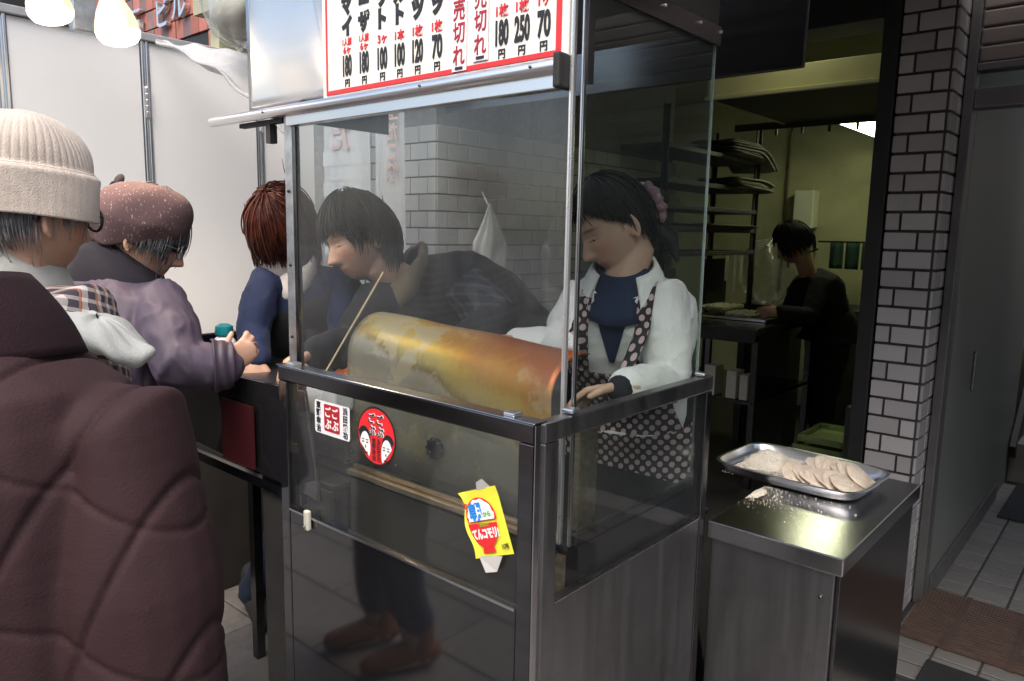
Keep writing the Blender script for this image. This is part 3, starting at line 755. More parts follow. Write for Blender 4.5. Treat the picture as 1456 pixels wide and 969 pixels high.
def vtext(parent, name, body, x, ztop, size, m, sx=1.0, fat=.001, y=SY - .001, gap=1.0):
    for i, ch in enumerate(body):
        put_text(parent, name, ch, size, m, (x, y, ztop - (i + .5) * size * gap), (1, 0, 0), (0, 0, 1), fat=fat, sx=sx)
for x, nm, q, pr in cols:
    if pr:
        put_text(ps, 'price_lettering', pr, .058, black_ink, (x, SY - .001, 1.803), (1, 0, 0), (0, 0, 1), sx=.40 if len(pr) > 2 else .50, fat=.0022)
        put_text(ps, 'price_lettering', '円', .0185, black_ink, (x, SY - .001, 1.7665), (1, 0, 0), (0, 0, 1), fat=.0004)
        ln = q.split('|')
        if len(ln) > 1:
            put_text(ps, 'portion_lettering', ln[0], .017, red_ink, (x, SY - .001, 1.853), (1, 0, 0), (0, 0, 1), fat=.0003, sx=.8)
            put_text(ps, 'portion_lettering', ln[1], .019, red_ink, (x, SY - .001, 1.835), (1, 0, 0), (0, 0, 1), fat=.0004)
        else:
            put_text(ps, 'portion_lettering', q, .022, red_ink, (x, SY - .001, 1.841), (1, 0, 0), (0, 0, 1), fat=.0005)
    zb = 1.866 if '|' in q else 1.862 if pr else 1.885
    n = len(nm); sz = .042
    vtext(ps, 'name_lettering', nm, x, zb + n * sz * .95, sz, black_ink, .86, .0032, gap=.95)
for x, lab in ((-1.04, 'white sold-out strip on the price sign, the left one of two'), (-.985, 'white sold-out strip on the price sign, the right one of two')):
    s = thing('sold_out_sticker', lab, 'sticker', (x, SY - .003, 1.765), 'sold-out strips stuck on the price sign')
    dz = 0 if x < -1.0 else .012
    box('strip', (x - .019, SY - .0032, 1.749 + dz), (x + .019, SY - .0022, 1.886 + dz), sticker_white, s)
    vtext(s, 'lettering', '売切れ', x, 1.880 + dz, .041, dark_red, .78, .0006, SY - .0038)
    box('tape', (x - .010, SY - .0045, 1.752 + dz), (x + .010, SY - .0034, 1.757 + dz), black_ink, s)

# ---- stickers on the guard glass (flat, on the outer face of the pane)
KY = .9195
def quad_sticker(mb, pts): 
    mb.add([(x, KY, z) for x, z in pts] + [(x, KY - .0006, z) for x, z in pts], [tuple(range(len(pts)))[::-1], tuple(range(len(pts), 2 * len(pts)))] + [(i, (i + 1) % len(pts), len(pts) + (i + 1) % len(pts), len(pts) + i) for i in range(len(pts))])
def rrect(x0, x1, z0, z1, r, n=5):
    P = []
    for cx, cz, a0 in ((x1 - r, z1 - r, 0), (x0 + r, z1 - r, 90), (x0 + r, z0 + r, 180), (x1 - r, z0 + r, 270)):
        for k in range(n + 1):
            a = math.radians(a0 + 90 * k / n); P.append((cx + r * math.cos(a), cz + r * math.sin(a)))
    return P
def flat(name, pts, y, m, parent, t=.0004):
    mb = MB(); n = len(pts)
    mb.add([(x, y, z) for x, z in pts] + [(x, y - t, z) for x, z in pts], [tuple(range(n)), tuple(range(2 * n - 1, n - 1, -1))] + [(i, (i + 1) % n, n + (i + 1) % n, n + i) for i in range(n)])
    return mb.build(name, m, parent)
def disc(cx, cz, rx, rz, n=40, a0=0, a1=360):
    return [(cx + rx * math.cos(math.radians(a0 + (a1 - a0) * k / n)), cz + rz * math.sin(math.radians(a0 + (a1 - a0) * k / n))) for k in range(n + (0 if a1 - a0 == 360 else 1))]
s1_ = thing('square_sticker', 'white square sticker with a dark red seal and black writing on the guard glass', 'sticker', (-1.30, KY, 1.01))
sx0, sx1, sz0, sz1 = -1.362, -1.238, 1.011, 1.084
flat('paper', rrect(sx0, sx1, sz0, sz1, .007), KY, sticker_white, s1_)
flat('seal', rrect(-1.327, -1.272, 1.020, 1.079, .004), KY - .0008, dark_red, s1_)
for ch, dx, dz in (('ご', .0125, .0135), ('ぶ', .0125, -.0135), ('ご', -.0125, .0135), ('ぶ', -.0125, -.0135)):
    put_text(s1_, 'lettering', ch, .0245, white_ink, (-1.2995 + dx, KY - .0016, 1.0495 + dz), (1, 0, 0), (0, 0, 1), thick=.0002, fat=.0006, sx=.95)
for i, ch in enumerate('浜田雅功'): put_text(s1_, 'lettering', ch, .0165, black_ink, (-1.2525, KY - .0010, 1.0735 - i * .0172), (1, 0, 0), (0, 0, 1), thick=.0002, fat=.0006)
for i, ch in enumerate('東野幸治'): put_text(s1_, 'lettering', ch, .0165, black_ink, (-1.3475, KY - .0010, 1.0735 - i * .0172), (1, 0, 0), (0, 0, 1), thick=.0002, fat=.0006)
s2_ = thing('round_sticker', 'round red sticker with two black and white faces on the guard glass', 'sticker', (-1.15, KY, 1.04))
cx, cz = -1.151, 1.0405
flat('rim', disc(cx, cz, .0605, .0605), KY, black_ink, s2_)
flat('ground', disc(cx, cz, .0565, .0565), KY - .0007, red_bright, s2_)
for s_, q in ((-1, 0), (1, -.006)):
    hx = cx + s_ * .036; hz = cz - .020 + q
    flat('hair_print', [(hx + s_ * .019 if abs(x) > .9 else hx + x * .020, hz + z * .036) for x, z in ((-.95, .3), (-.8, .75), (-.3, 1.0), (.3, 1.0), (.8, .75), (.95, .3), (.6, -.2), (-.6, -.2))] if False else
         [p for p in disc(hx + s_ * .002, hz + .010, .020, .026, 24) if (p[0] - cx) ** 2 + (p[1] - cz) ** 2 < .056 ** 2], KY - .0012, black_ink, s2_)
    flat('face_print', [p for p in disc(hx - s_ * .002, hz - .006, .0165, .031, 28) if (p[0] - cx) ** 2 + (p[1] - cz) ** 2 < .0555 ** 2], KY - .0018, white_ink, s2_)
    for ex in (-.007, .006):
        flat('eye_print', disc(hx - s_ * .003 + ex, hz + .003, .0038, .0014, 10), KY - .0023, black_ink, s2_)
        flat('brow_print', disc(hx - s_ * .003 + ex, hz + .0085, .0045, .0011, 10), KY - .0023, black_ink, s2_)
    flat('mouth_print', disc(hx - s_ * .004, hz - .017, .007, .0036, 14, 180, 360), KY - .0023, black_ink, s2_)
    flat('nose_print', disc(hx - s_ * .004, hz - .006, .0014, .0035, 10), KY - .0023, black_ink, s2_)
for ch, dx, dz in (('ご', .0135, .036), ('ぶ', .0135, .011), ('ご', -.0125, .036), ('ぶ', -.0125, .011)):
    put_text(s2_, 'lettering', ch, .0225, white_ink, (cx + dx, KY - .0014, cz + dz), (1, 0, 0), (0, 0, 1), thick=.0002, fat=.0016, sx=1.0)
    put_text(s2_, 'lettering', ch, .0225, black_ink, (cx + dx, KY - .0030, cz + dz), (1, 0, 0), (0, 0, 1), thick=.0002, fat=.0004, sx=1.0)
for dx, wd in ((.008, '浜田雅功'), (-.007, '東野幸治')):
    for i, ch in enumerate(wd): put_text(s2_, 'lettering', ch, .0125, black_ink, (cx + dx, KY - .0014, cz - .010 - i * .0118), (1, 0, 0), (0, 0, 1), thick=.0002, fat=.0002)
s3_ = thing('yellow_sticker', 'bright yellow peeling sticker with a red rice bowl on the guard glass', 'sticker', (-.86, KY, .93))
R3 = math.radians(22)
def rot3(x, z): return (-.848 + x * math.cos(R3) - z * math.sin(R3), .945 + x * math.sin(R3) + z * math.cos(R3))
# peeling paper: a gently curled sheet whose left and top edges lift off the glass
def peel(u, v):
    x = -.047 + .094 * u; z = -.060 + .120 * v
    lift = .016 * max(0, .20 - u) ** 1.5 * (1.2 + math.sin(v * 7)) * 2.0 + .02 * max(0, v - .85) ** 1.2
    if u < .12: x += .006 * math.sin(v * 9) 
    a, b = rot3(x, z); return (a, KY - .0008 - lift, b)
mb = MB(); mb.grid(peel, 26, 30); ys_ = mb.build('yellow_paper', sticker_yellow, s3_, 180)
def flap(pts):
    q = MB(); q.add(pts, [(0, 1, 2, 3)]); solidify(q.build('peeled_flap', sticker_back, s3_), .0005)
flap([(rot3(.0, .058)[0], KY - .003, rot3(0, .058)[1]), (rot3(.034, .0585)[0], KY - .002, rot3(.034, .0585)[1]), (rot3(.022, .076)[0], KY - .006, rot3(.022, .076)[1]), (rot3(.006, .072)[0], KY - .006, rot3(.006, .072)[1])])
flap([(rot3(-.030, -.055)[0], KY - .010, rot3(-.030, -.055)[1]), (rot3(.020, -.061)[0], KY - .003, rot3(.020, -.061)[1]), (rot3(.0, -.086)[0], KY - .006, rot3(.0, -.086)[1]), (rot3(-.022, -.084)[0], KY - .012, rot3(-.022, -.084)[1])])
YK = KY - .0036
rice = [rot3(-.006 + (.036 + .0018 * math.sin(k * 2.1)) * math.cos(math.radians(k * 9)) * .92, .010 + (.033 + .0016 * math.sin(k * 1.7)) * math.sin(math.radians(k * 9))) for k in range(-1, 22)]
flat('rice_outline', [rot3(-.006 + .039 * .95 * math.cos(math.radians(k * 9)), .010 + .036 * math.sin(math.radians(k * 9))) for k in range(-1, 22)], YK, red_bright, s3_)
flat('rice_print', rice, YK - .0005, white_ink, s3_)
flat('bowl_print', [rot3(-.006 + .036 * math.cos(math.radians(a)), .002 + .046 * math.sin(math.radians(a)) * (1 if abs(a - 270) > 25 else .98)) for a in range(180, 361, 8)], YK - .0010, red_bright, s3_)
flat('bowl_foot', [rot3(*p) for p in ((-.019, -.040), (.007, -.040), (.010, -.052), (-.022, -.052))], YK - .0006, red_bright, s3_)
def t3(body, size, m, x, z, fat=.0004, sx=1.0, name='lettering'):
    a, b = rot3(x, z)
    put_text(s3_, name, body, size, m, (a, YK - .0016, b), (math.cos(R3), 0, math.sin(R3)), (-math.sin(R3), 0, math.cos(R3)), thick=.0002, fat=fat, sx=sx)
t3('朝', .034, blue_ink, -.016, .022, .0010); t3('から', .010, green_ink, .011, .015, .0004)
t3('てんコモリ!', .0205, white_ink, -.004, -.018, .0011, .62); t3('丼丼丼丼', .006, green_ink, -.002, -.003, .0002)
t3('117年', .010, black_ink, .036, -.044, .0004, .7); t3('◎', .012, red_ink, -.036, .034, .0002)

# ================================================================== PREP TABLE, TRAY, BREADING
pt = thing('prep_table', 'stainless prep table beside the stall with breading tray on top', 'table', (-.58, 1.85, 0))
box('table_top', (-.727, 1.538, .762), (-.425, 2.175, .802), steel, pt, .003)
box('front_panel', (-.722, 1.555, .02), (-.445, 1.565, .760), steel_dull, pt, .002)
box('side_panel', (-.447, 1.568, .02), (-.437, 2.165, .760), steel_dark, pt, .002)
box('back_panel', (-.722, 2.155, .02), (-.450, 2.165, .760), steel_dull, pt)
mb = MB(); mb.tube([(-.470, 1.554, .70), (-.470, 1.551, .70)], .004, 10); mb.build('screw', steel_dark, pt)
tr = thing('metal_tray', 'aluminium tray of breadcrumbs and cutlets on the prep table', 'tray', (-.68, 2.0, .803))
def rr_pt(a, hx, hy, r):
    c, s = math.cos(a), math.sin(a); n = 5.5
    k = (abs(c) ** n + abs(s) ** n) ** (-1 / n)
    return hx * c * k, hy * s * k
TC = Vector((-.683, 2.0, .803)); TR = math.radians(-3)
def tray_pt(u, hx, hy, z):
    x, y = rr_pt(u * 2 * math.pi, hx, hy, 0)
    return (TC.x + x * math.cos(TR) - y * math.sin(TR), TC.y + x * math.sin(TR) + y * math.cos(TR), TC.z + z)
sec = [(.05, .03, .002), (.165, .112, .002), (.180, .126, .006), (.188, .134, .020), (.192, .138, .034), (.199, .145, .036), (.202, .148, .034), (.199, .145, .032)]
mb = MB()
mb.grid(lambda u, v: tray_pt(u, *sec[min(int(round(v * 7)), 7)]), 72, 8, True)
o = mb.build('pan', alu, tr, 50)
mb = MB(); mb.grid(lambda u, v: tray_pt(u, .165 * max(v, .01), .112 * max(v, .01), .0025), 48, 4, True); mb.build('pan_floor', alu, tr, 60)
# crumbs: a heap with thin patches, and loose crumbs on it and on the table
def crumb_h(x, y):
    h = .036 * math.exp(-((x + .115) / .06) ** 2 - ((y - .055) / .06) ** 2) + .026 * math.exp(-((x - .005) / .055) ** 2 - ((y - .03) / .07) ** 2)
    h += .012 * math.exp(-((x - .12) / .08) ** 2) + .012 * math.exp(-((y + .085) / .03) ** 2) * (x > -.05)
    h += .004 * math.sin(40 * x + 9 * y) * math.sin(35 * y) + .003 * math.sin(90 * x) * math.sin(83 * y + 20 * x) + RNG.uniform(-.0016, .0016)
    return h - .002 - .010 * math.exp(-((x + .06) / .035) ** 2 - ((y + .035) / .04) ** 2)
def crumb_pt(u, v):
    x, y = rr_pt(u * 2 * math.pi, .172 * max(v, .004), .119 * max(v, .004), 0)
    h = crumb_h(x, y) * (1 if v < .93 else .5)
    return (TC.x + x * math.cos(TR) - y * math.sin(TR), TC.y + x * math.sin(TR) + y * math.cos(TR), TC.z + .0035 + max(h, -.002))
mb = MB(); mb.grid(crumb_pt, 150, 60, True); cr_ = mb.build('breadcrumbs', flour, None, 180)
tag(cr_, 'pale breadcrumbs heaped in the left of the metal tray', 'breadcrumbs', None, 'stuff')
mb = MB()
def grain(p, r):
    q = [Vector(p) + Vector(RNG.normal(size=3)) .normalized() * r for _ in range(4)]
    mb.add(q, [(0, 1, 2), (0, 2, 3), (0, 3, 1), (1, 3, 2)])
for _ in range(2600):
    x, y = RNG.uniform(-.17, .17), RNG.uniform(-.118, .118); h = crumb_h(x, y)
    p = (TC.x + x * math.cos(TR) - y * math.sin(TR), TC.y + x * math.sin(TR) + y * math.cos(TR), TC.z + .004 + max(h, 0))
    grain(p, RNG.uniform(.001, .0032))
for _ in range(420):
    x = min(-.735 + abs(RNG.normal(0, .035)) + RNG.choice([0, 0, 0, .1, .2]) * RNG.rand(), -.43); y = min(1.80 + RNG.normal(0, .05), 1.86)
    grain((x + .01, y, .8035), RNG.uniform(.0008, .003))
o = mb.build('loose_crumbs', flour, None); tag(o, 'loose crumbs scattered in the tray and on the table top', 'crumbs', None, 'stuff')
mb = MB(); mb.grid(lambda u, v: (-.728 + .05 * u * (1 - .3 * v), 1.745 + .115 * v, .8022 + .006 * math.exp(-((u - .2) / .35) ** 2 - ((v - .5) / .3) ** 2) - .0015 + RNG.uniform(-.0007, .0007)), 24, 30)
o = mb.build('spilled_crumbs', flour, None, 180); tag(o, 'small heap of breadcrumbs spilled on the table beside the glass', 'breadcrumbs', None, 'stuff')
V, F = prim_ell((0, 0, 0), ((.060, 0, 0), (0, .043, 0), (0, 0, .0085)), 40, 18)
V0 = np.array([tuple(v) for v in V]); cmes = []
for q in range(3):
    nrm = V0 / np.linalg.norm(V0, axis=1)[:, None]
    V = V0 * (1 + .16 * wob(V0, 22, 30 + q)[:, None]) + nrm * (wob(V0, 90, 5 + q)[:, None] * .0026 + wob(V0, 420, 8 + q, 2)[:, None] * .0016)
    mb = MB(); mb.add(V, F); cmes.append(mb.mesh('cutlet', cutlet_m, 180))
dust = []
for row, (n, x0, y0, lab) in enumerate(((7, .140, -.052, 'breaded cutlet overlapping in the front row at the right end of the tray'), (6, .138, .052, 'breaded cutlet overlapping in the rear row at the right end of the tray'))):
    for k in range(n):
        x = x0 - .0205 * k + RNG.uniform(-.003, .003); y = y0 + RNG.uniform(-.011, .011)
        o = link('breaded_cutlet', cmes[(k + row) % 3], None, (TC.x + x * math.cos(TR) - y * math.sin(TR), TC.y + x * math.sin(TR) + y * math.cos(TR), TC.z + .026 + RNG.uniform(-.001, .002)))
        o.rotation_euler = (.48 + RNG.uniform(-.16, .16), RNG.uniform(-.10, .10), math.radians(86) + RNG.uniform(-.32, .32))
        R_ = o.rotation_euler.to_matrix(); VV = o.data.vertices
        for _ in range(70):
            v = VV[RNG.randint(len(VV))].co
            w = R_ @ v + o.location
            if (R_ @ v.normalized()).z > -.1: dust.append(tuple(w))
        tag(o, lab, 'cutlet', 'breaded cutlets overlapping in the %s row of the tray' % ('front', 'rear')[row])

mb = MB()
for w in dust: grain(w, RNG.uniform(.0010, .0030))
tag(mb.build('crumb_coating', flour, None), 'pale crumbs clinging to the breaded cutlets', 'crumbs', None, 'stuff')

# ================================================================== BEHIND THE GLASS, ON THE TILED WALL
def hang_bag(c, w, h, label, m, seed):
    c = Vector(c)
    t = thing('plastic_bag', label, 'plastic bag', c, 'plastic bags hanging on the tiled wall')
    def fn(u, v):
        a = u * 2 * math.pi
        prof_ = (.06 + .94 * min(1, v * 2.0) ** 1.1) * (1 - .18 * max(0, v - .7))
        r = .5 * w * prof_ * (1 + .12 * math.sin(5 * a + seed + 4 * v) + .07 * math.sin(11 * a + 7 * v))
        return (c.x + .35 * r * math.cos(a) + .03, c.y + r * math.sin(a), c.z + h * .5 - h * v)
    mb = MB(); mb.grid(fn, 36, 24, True); mb.build('bag', m, t, 180)
    mb = MB(); mb.tube([(c.x + .02, c.y, c.z + h * .5 - .01), (c.x - .02, c.y, c.z + h * .5 + .05)], .004, 6); mb.build('loop', m, t)
hang_bag((-2.36, 2.52, 1.40), .20, .36, 'white plastic bag hanging on the tiled wall above the griddle cover', white_bag, 1)
hang_bag((-2.36, 3.02, 1.37), .20, .42, 'faint plastic bag hanging on the tiled wall beside the fleece sleeve', clear_bag, 4)
tag(box('white_box', (-1.90, 2.12, .95), (-1.78, 2.24, 1.03), white_board, None, .004), 'small white box below the tiled wall, left of the fleece sleeve', 'box')
faded_red = pm('faded_red_print', (.50, .34, .33), .6, 0, .1, 20)
for (x0, x1, y, z0, z1, lab, chars, cx_, zt, sz) in (
    (-2.95, -2.60, 2.06, 1.3, 2.6, 'thin white banner with large red writing seen from behind, nearest the left post', 'いた', -2.80, 2.02, .15),
    (-2.53, -2.33, 2.02, 1.2, 2.6, 'thin white banner with a column of small red writing seen from behind', 'えび玉たこ焼', -2.40, 2.08, .075)):
    b_ = thing('banner', lab, 'banner', ((x0 + x1) / 2, y, z1), 'thin banners hanging behind the booth')
    mb = MB(); mb.grid(lambda u, v: (x0 + (x1 - x0) * u, y + .008 * math.sin(u * 9 + 3 * v), z0 + (z1 - z0) * v), 24, 24); solidify(mb.build('cloth', banner_m, b_, 180), .001)
    for i, ch in enumerate(chars):
        o = put_text(b_, 'lettering', ch, sz, faded_red, (cx_, y - .012, zt - i * sz * 1.05), (-1, 0, 0), (0, 0, 1), fat=.002)

# ================================================================== KITCHEN
rk = thing('shelf_rack', 'dark angled-steel rack of trays and papers on the left of the kitchen', 'rack', (-2.28, 4.3, 0))
for x in (-2.13, -2.44):
    for y in (3.72, 4.95):
        mb = MB(); mb.box((x - .02, y - .003, .0), (x + .02, y + .003, 2.16)); mb.box((x - .003, y - .036, 0), (x + .003, y - .0035, 2.16)); pst = mb.build('post', dark_interior, rk)
        if y > 4:
            for k in range(9):
                mb = MB(); mb.box((x - .006, y - .0045, .95 + k * .12), (x + .006, y - .0035, .98 + k * .12)); mb.build('slot', black_matte, pst)
for z in (1.33, 1.475, 1.60, 1.74, 1.93):
    box('shelf', (-2.45, 3.70, z), (-2.115, 4.955, z + .028), dark_interior, rk, .003)
def papers(c, w, l, n, lab, sag, seed, m=newsprint, dz=.007):
    r = np.random.RandomState(seed); t = thing('paper_stack', lab, 'papers', c, 'folded papers stacked on the kitchen rack')
    for k in range(n):
        dx, dy, rz = r.uniform(-.02, .02), r.uniform(-.025, .04), r.uniform(-.08, .08)
        def fn(u, v):
            x = (u - .5) * w; y = (v - .5) * l
            xx = x * math.cos(rz) - y * math.sin(rz) + dx; yy = x * math.sin(rz) + y * math.cos(rz) + dy
            return (c[0] + xx, c[1] + yy, c[2] + .004 + k * dz - sag * max(0, (v - .62)) ** 2 * (1 + .15 * k) + .004 * math.sin(7 * u + k))
        mb = MB(); mb.grid(fn, 6, 12); solidify(mb.build('folded_paper', m, t, 60), .005)
papers((-2.2, 4.78, 1.76), .28, .55, 9, 'fanned folded papers on the second shelf of the kitchen rack', .1, 3)
papers((-2.2, 4.72, 1.96), .28, .62, 7, 'dark folded papers drooping on the top shelf of the kitchen rack', .55, 4, pm('dark_paper', (.12, .12, .10), .7, 0, .3, 20), .014)
papers((-2.2, 4.5, 1.503), .26, .7, 3, 'thin papers on the lower shelf of the kitchen rack', .02, 5)
for k, (y, z, l) in enumerate(((4.62, 1.33, .24), (4.72, 1.33, .19), (4.5, 1.33, .16))):
    tag(box('hanging_slip', (-2.112, y, z - l), (-2.109, y + .05, z), pm('grey_slip_%d' % k, (.30, .30, .26), .8, 0, .1, 10), None), ('long white slip hanging from the lowest rack shelf', 'short white slip hanging from the lowest rack shelf, nearest the rack post', 'shortest white slip hanging from the rack, nearest the glass')[k], 'paper slip')
tag(box('dark_board', (-2.30, 4.60, 1.0), (-2.28, 4.90, 1.30), dark_interior, None), 'dark board standing behind the white slips in the rack', 'board')
eh = thing('exhaust_hood', 'cream kitchen exhaust hood hanging above the shop opening', 'hood', (-1.8, 4, 2.1))
box('front_face', (-1.78, 3.50, 2.12), (-.885, 3.512, 2.232), cream_paint, eh, .003)
box('front_lip', (-1.79, 3.478, 2.108), (-.884, 3.499, 2.128), cream_paint, eh, .003)
box('end_face', (-1.795, 3.514, 2.115), (-1.782, 4.50, 2.232), cream_paint, eh)
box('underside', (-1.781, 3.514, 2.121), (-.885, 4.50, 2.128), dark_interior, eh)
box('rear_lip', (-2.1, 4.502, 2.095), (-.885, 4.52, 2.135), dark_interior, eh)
for k in range(7):
    box('hook', (-1.85 + k * .155, 4.521, 2.06), (-1.838 + k * .155, 4.533, 2.12), black_matte, eh)
tube_m = pm('fluorescent_tube', (.9, .95, .85), .4, emit=(.95, 1.0, .72), estr=6)
def fixture(c, L, lab, estr_p, ny=2):
    c = Vector(c); t = thing('ceiling_light', lab, 'ceiling light', c, 'fluorescent lights on the kitchen ceiling')
    box('housing', c + Vector((-.11, 0, .02)), c + Vector((.11, L, .06)), cream_paint, t, .004)
    for dx in (-.055, .055):
        mb = MB(); mb.tube([c + Vector((dx, .03, 0)), c + Vector((dx, L - .03, 0))], .015, 12); mb.build('tube', tube_m, t, 60)
    li = bpy.data.lights.new('tube_light', 'AREA'); li.shape = 'RECTANGLE'; li.size = .2; li.size_y = L; li.energy = estr_p; li.color = (1.0, .98, .58)
    lo = bpy.data.objects.new('tube_light', li); sc.collection.objects.link(lo); lo.parent = t; lo.location = (0, L / 2, -.03)
fixture((-1.60, 4.78, 2.19), 1.3, 'lit twin fluorescent light hanging under the kitchen ceiling', .52)
fixture((-1.34, 3.30, 2.50), .14, 'small lit ceiling light seen above the cream exhaust hood', .16)
wtb = thing('work_table', 'dark kitchen work table with pale boxes under it', 'table', (-2.1, 4.45, 0))
box('table_top', (-2.46, 4.0, .90), (-1.66, 4.92, .945), steel_dark, wtb, .004)
for x, y in ((-1.70, 4.03), (-1.70, 4.88), (-2.4, 4.03), (-2.4, 4.88)): box('leg', (x, y, 0), (x + .035, y + .035, .899), steel_dark, wtb)
box('lower_shelf', (-2.44, 4.02, .5), (-1.68, 4.90, .52), steel_dark, wtb)
box('front_rail', (-2.45, 3.985, .86), (-1.665, 3.999, .935), dark_interior, wtb)
for k, (px_, w, h) in enumerate(((-1.98, .07, .11), (-1.84, .06, .10), (-2.16, .06, .10), (-1.76, .05, .09))):
    tag(box('pale_carton', (px_, 4.03, .522), (px_ + w, 4.14, .522 + h * 1.6), cream_stone, None, .003), ('pale carton on the shelf under the kitchen work table, second from the right', 'pale carton on the shelf under the kitchen work table, between its two neighbours', 'pale carton under the kitchen work table, nearest the white fleece', 'narrow pale carton under the kitchen work table, nearest the cook')[k], 'carton')
egg = thing('noodle_tray', 'tray piled with pale noodle portions on the kitchen work table', 'food tray', (-2.0, 4.5, .945))
box('tray', (-2.20, 4.30, .946), (-1.74, 4.62, .965), alu, egg, .004)
mb = MB()
for k in range(52):
    mb.ell((-2.17 + .045 * (k % 8) + RNG.uniform(-.01, .01), 4.34 + .045 * (k // 8) + RNG.uniform(-.01, .01), .975 + (.028 if k % 8 < 4 else 0)), ((.026, 0, 0), (0, .026, 0), (0, 0, .018)), 8, 6)
tag(mb.build('noodle_portions', pm('pale_noodles', (.66, .64, .46), .7, 0, .12, 40, .3, 200), egg, 180), kind='stuff')
mb = MB()
mb.grid(lambda u, v: (-2.28 + .13 * u, 4.05 + .2 * v, .946 + .04 * math.sin(math.pi * u) * math.sin(math.pi * v) + .006 * math.sin(19 * u + 23 * v)), 16, 16)
tag(mb.build('yellow_food', pm('yellow_food', (.55, .40, .03), .6, 0, .3, 50), None, 180), 'small heap of yellow food on the kitchen work table by the glass edge', 'food')
def big_bag(c, r, lab, seed):
    c = Vector(c); t = thing('clear_bag', lab, 'plastic bag', c - Vector((0, 0, r)))
    def fn(u, v):
        a = u * 2 * math.pi; b = math.pi * (.03 + .94 * v)
        w = 1 + .10 * math.sin(3 * a + seed + 5 * v) + .05 * math.sin(9 * a - 13 * v) + .03 * math.sin(21 * a + 17 * v)
        return (c.x + r * w * math.sin(b) * math.cos(a), c.y + r * .8 * w * math.sin(b) * math.sin(a), c.z + r * 1.05 * w * math.cos(b))
    mb = MB(); mb.grid(fn, 64, 36, True); mb.build('bag', clear_bag, t, 180)
big_bag((-2.02, 5.05, 1.20), .21, 'large crinkled clear plastic bag behind the kitchen work table', 2)
tag(box('bag_stand', (-2.2, 4.97, 0), (-1.84, 5.2, .99), dark_interior, None), 'dark cabinet under the large clear plastic bag', 'cabinet')
wh = thing('water_heater', 'pale wall mounted water heater box on the kitchen wall', 'water heater', (-2.3, 6.38, 1.53))
box('case', (-2.38, 6.30, 1.53), (-2.215, 6.445, 1.84), pm('heater_white', (.62, .64, .52), .35, 0, .05, 8), wh, .01)
mb = MB(); mb.tube([(-2.28, 6.38, 1.53), (-2.28, 6.38, 1.38), (-2.25, 6.38, 1.33), (-2.18, 6.38, 1.36)], .008, 8); mb.build('pipe', steel_dark, wh, 180)
gp = thing('gas_pipe', 'thin pipe running down the cream kitchen wall', 'pipe', (-2.5, 6.42, 1))
mb = MB(); mb.tube([(-2.44, 6.40, 2.6), (-2.46, 6.43, 2.45), (-2.49, 6.43, 2.3), (-2.50, 6.43, 1.0)], .011, 8); mb.build('tube', pm('brown_pipe', (.16, .11, .05), .5, .3, .2, 20), gp, 180)
mb = MB(); mb.tube([(-2.50, 6.41, 1.35), (-2.47, 6.38, 1.42), (-2.43, 6.38, 1.38), (-2.42, 6.39, 1.2)], .009, 8); mb.build('valve_hose', black_rubber, gp, 180)
ck = thing('hung_towels', 'dark green towels hanging on the kitchen wall behind the cook', 'towels', (-1.7, 6.0, 1.3))
for x in (-1.96, -1.84, -1.72):
    mb = MB(); mb.grid(lambda u, v: (x + .10 * u, 6.0 + .012 * math.sin(u * 8 + x * 9), 1.22 + .20 * v), 12, 6); solidify(mb.build('towel', pm('dark_green_cloth', (.012, .04, .028), .9, 0, .2, 40), ck, 180), .006)
mb = MB(); mb.tube([(-2.05, 6.01, 1.425), (-1.45, 6.01, 1.425)], .007, 8); mb.build('rail', steel_dark, ck)
tag(box('sink_counter', (-2.04, 5.85, 0), (-.75, 6.40, .92), dark_interior, None, .01), 'dark sink counter along the back wall of the kitchen', 'counter')
tag(box('kitchen_cabinet', (-1.34, 5.9, 1.0), (-.74, 6.4, 1.65), black_matte, None, .01), 'black cabinet at the far right of the kitchen beside the jamb', 'cabinet')
for k in range(2):
    t = thing('green_tray', ('upper of two shallow green trays on the dark crate beside the jamb', 'lower of two shallow green trays on the dark crate beside the jamb')[k], 'tray', (-1.02, 3.45, .5), 'green trays beside the jamb')
    z = .545 - .045 * k; x0, x1, y0, y1 = -1.16 - .02 * k, -.86, 3.32, 3.62
    box('pan', (x0, y0, z), (x1, y1, z + .006), green_tray_m, t)
    mb = MB()
    mb.box((x0, y0, z + .007), (x1, y0 + .008, z + .028)); mb.box((x0, y1 - .008, z + .007), (x1, y1, z + .028)); mb.box((x0, y0 + .0085, z + .007), (x0 + .008, y1 - .0085, z + .028)); mb.box((x1 - .008, y0 + .0085, z + .007), (x1, y1 - .0085, z + .028))
    mb.build('rim', green_tray_m, t)
tag(box('dark_crate', (-1.2, 3.28, .01), (-.84, 3.66, .495), black_matte, None, .01), 'dark crate under the two green trays', 'crate')
tag(box('leaning_board', (-.93, 3.2, .02), (-.88, 3.27, .76), dark_interior, None, .004), 'dark board leaning by the jamb in front of the green trays', 'board')
# pump bottle at the serving counter
pb = thing('pump_bottle', 'teal capped white bottle standing at the serving counter', 'bottle', (-2.012, 1.059, 1.075))
c0 = Vector((-2.019, 1.063, 1.123))
mb = MB(); mb.lathe(c0, [(.001, -.09), (.03, -.09), (.032, -.08), (.032, .0), (.024, .012), (.012, .018)], 20); mb.build('bottle', white_board, pb, 40)
mb = MB(); mb.lathe(c0, [(.013, .018), (.024, .02), (.026, .03), (.024, .045), (.012, .052), (.001, .053)], 20); mb.build('cap', teal, pb, 40)

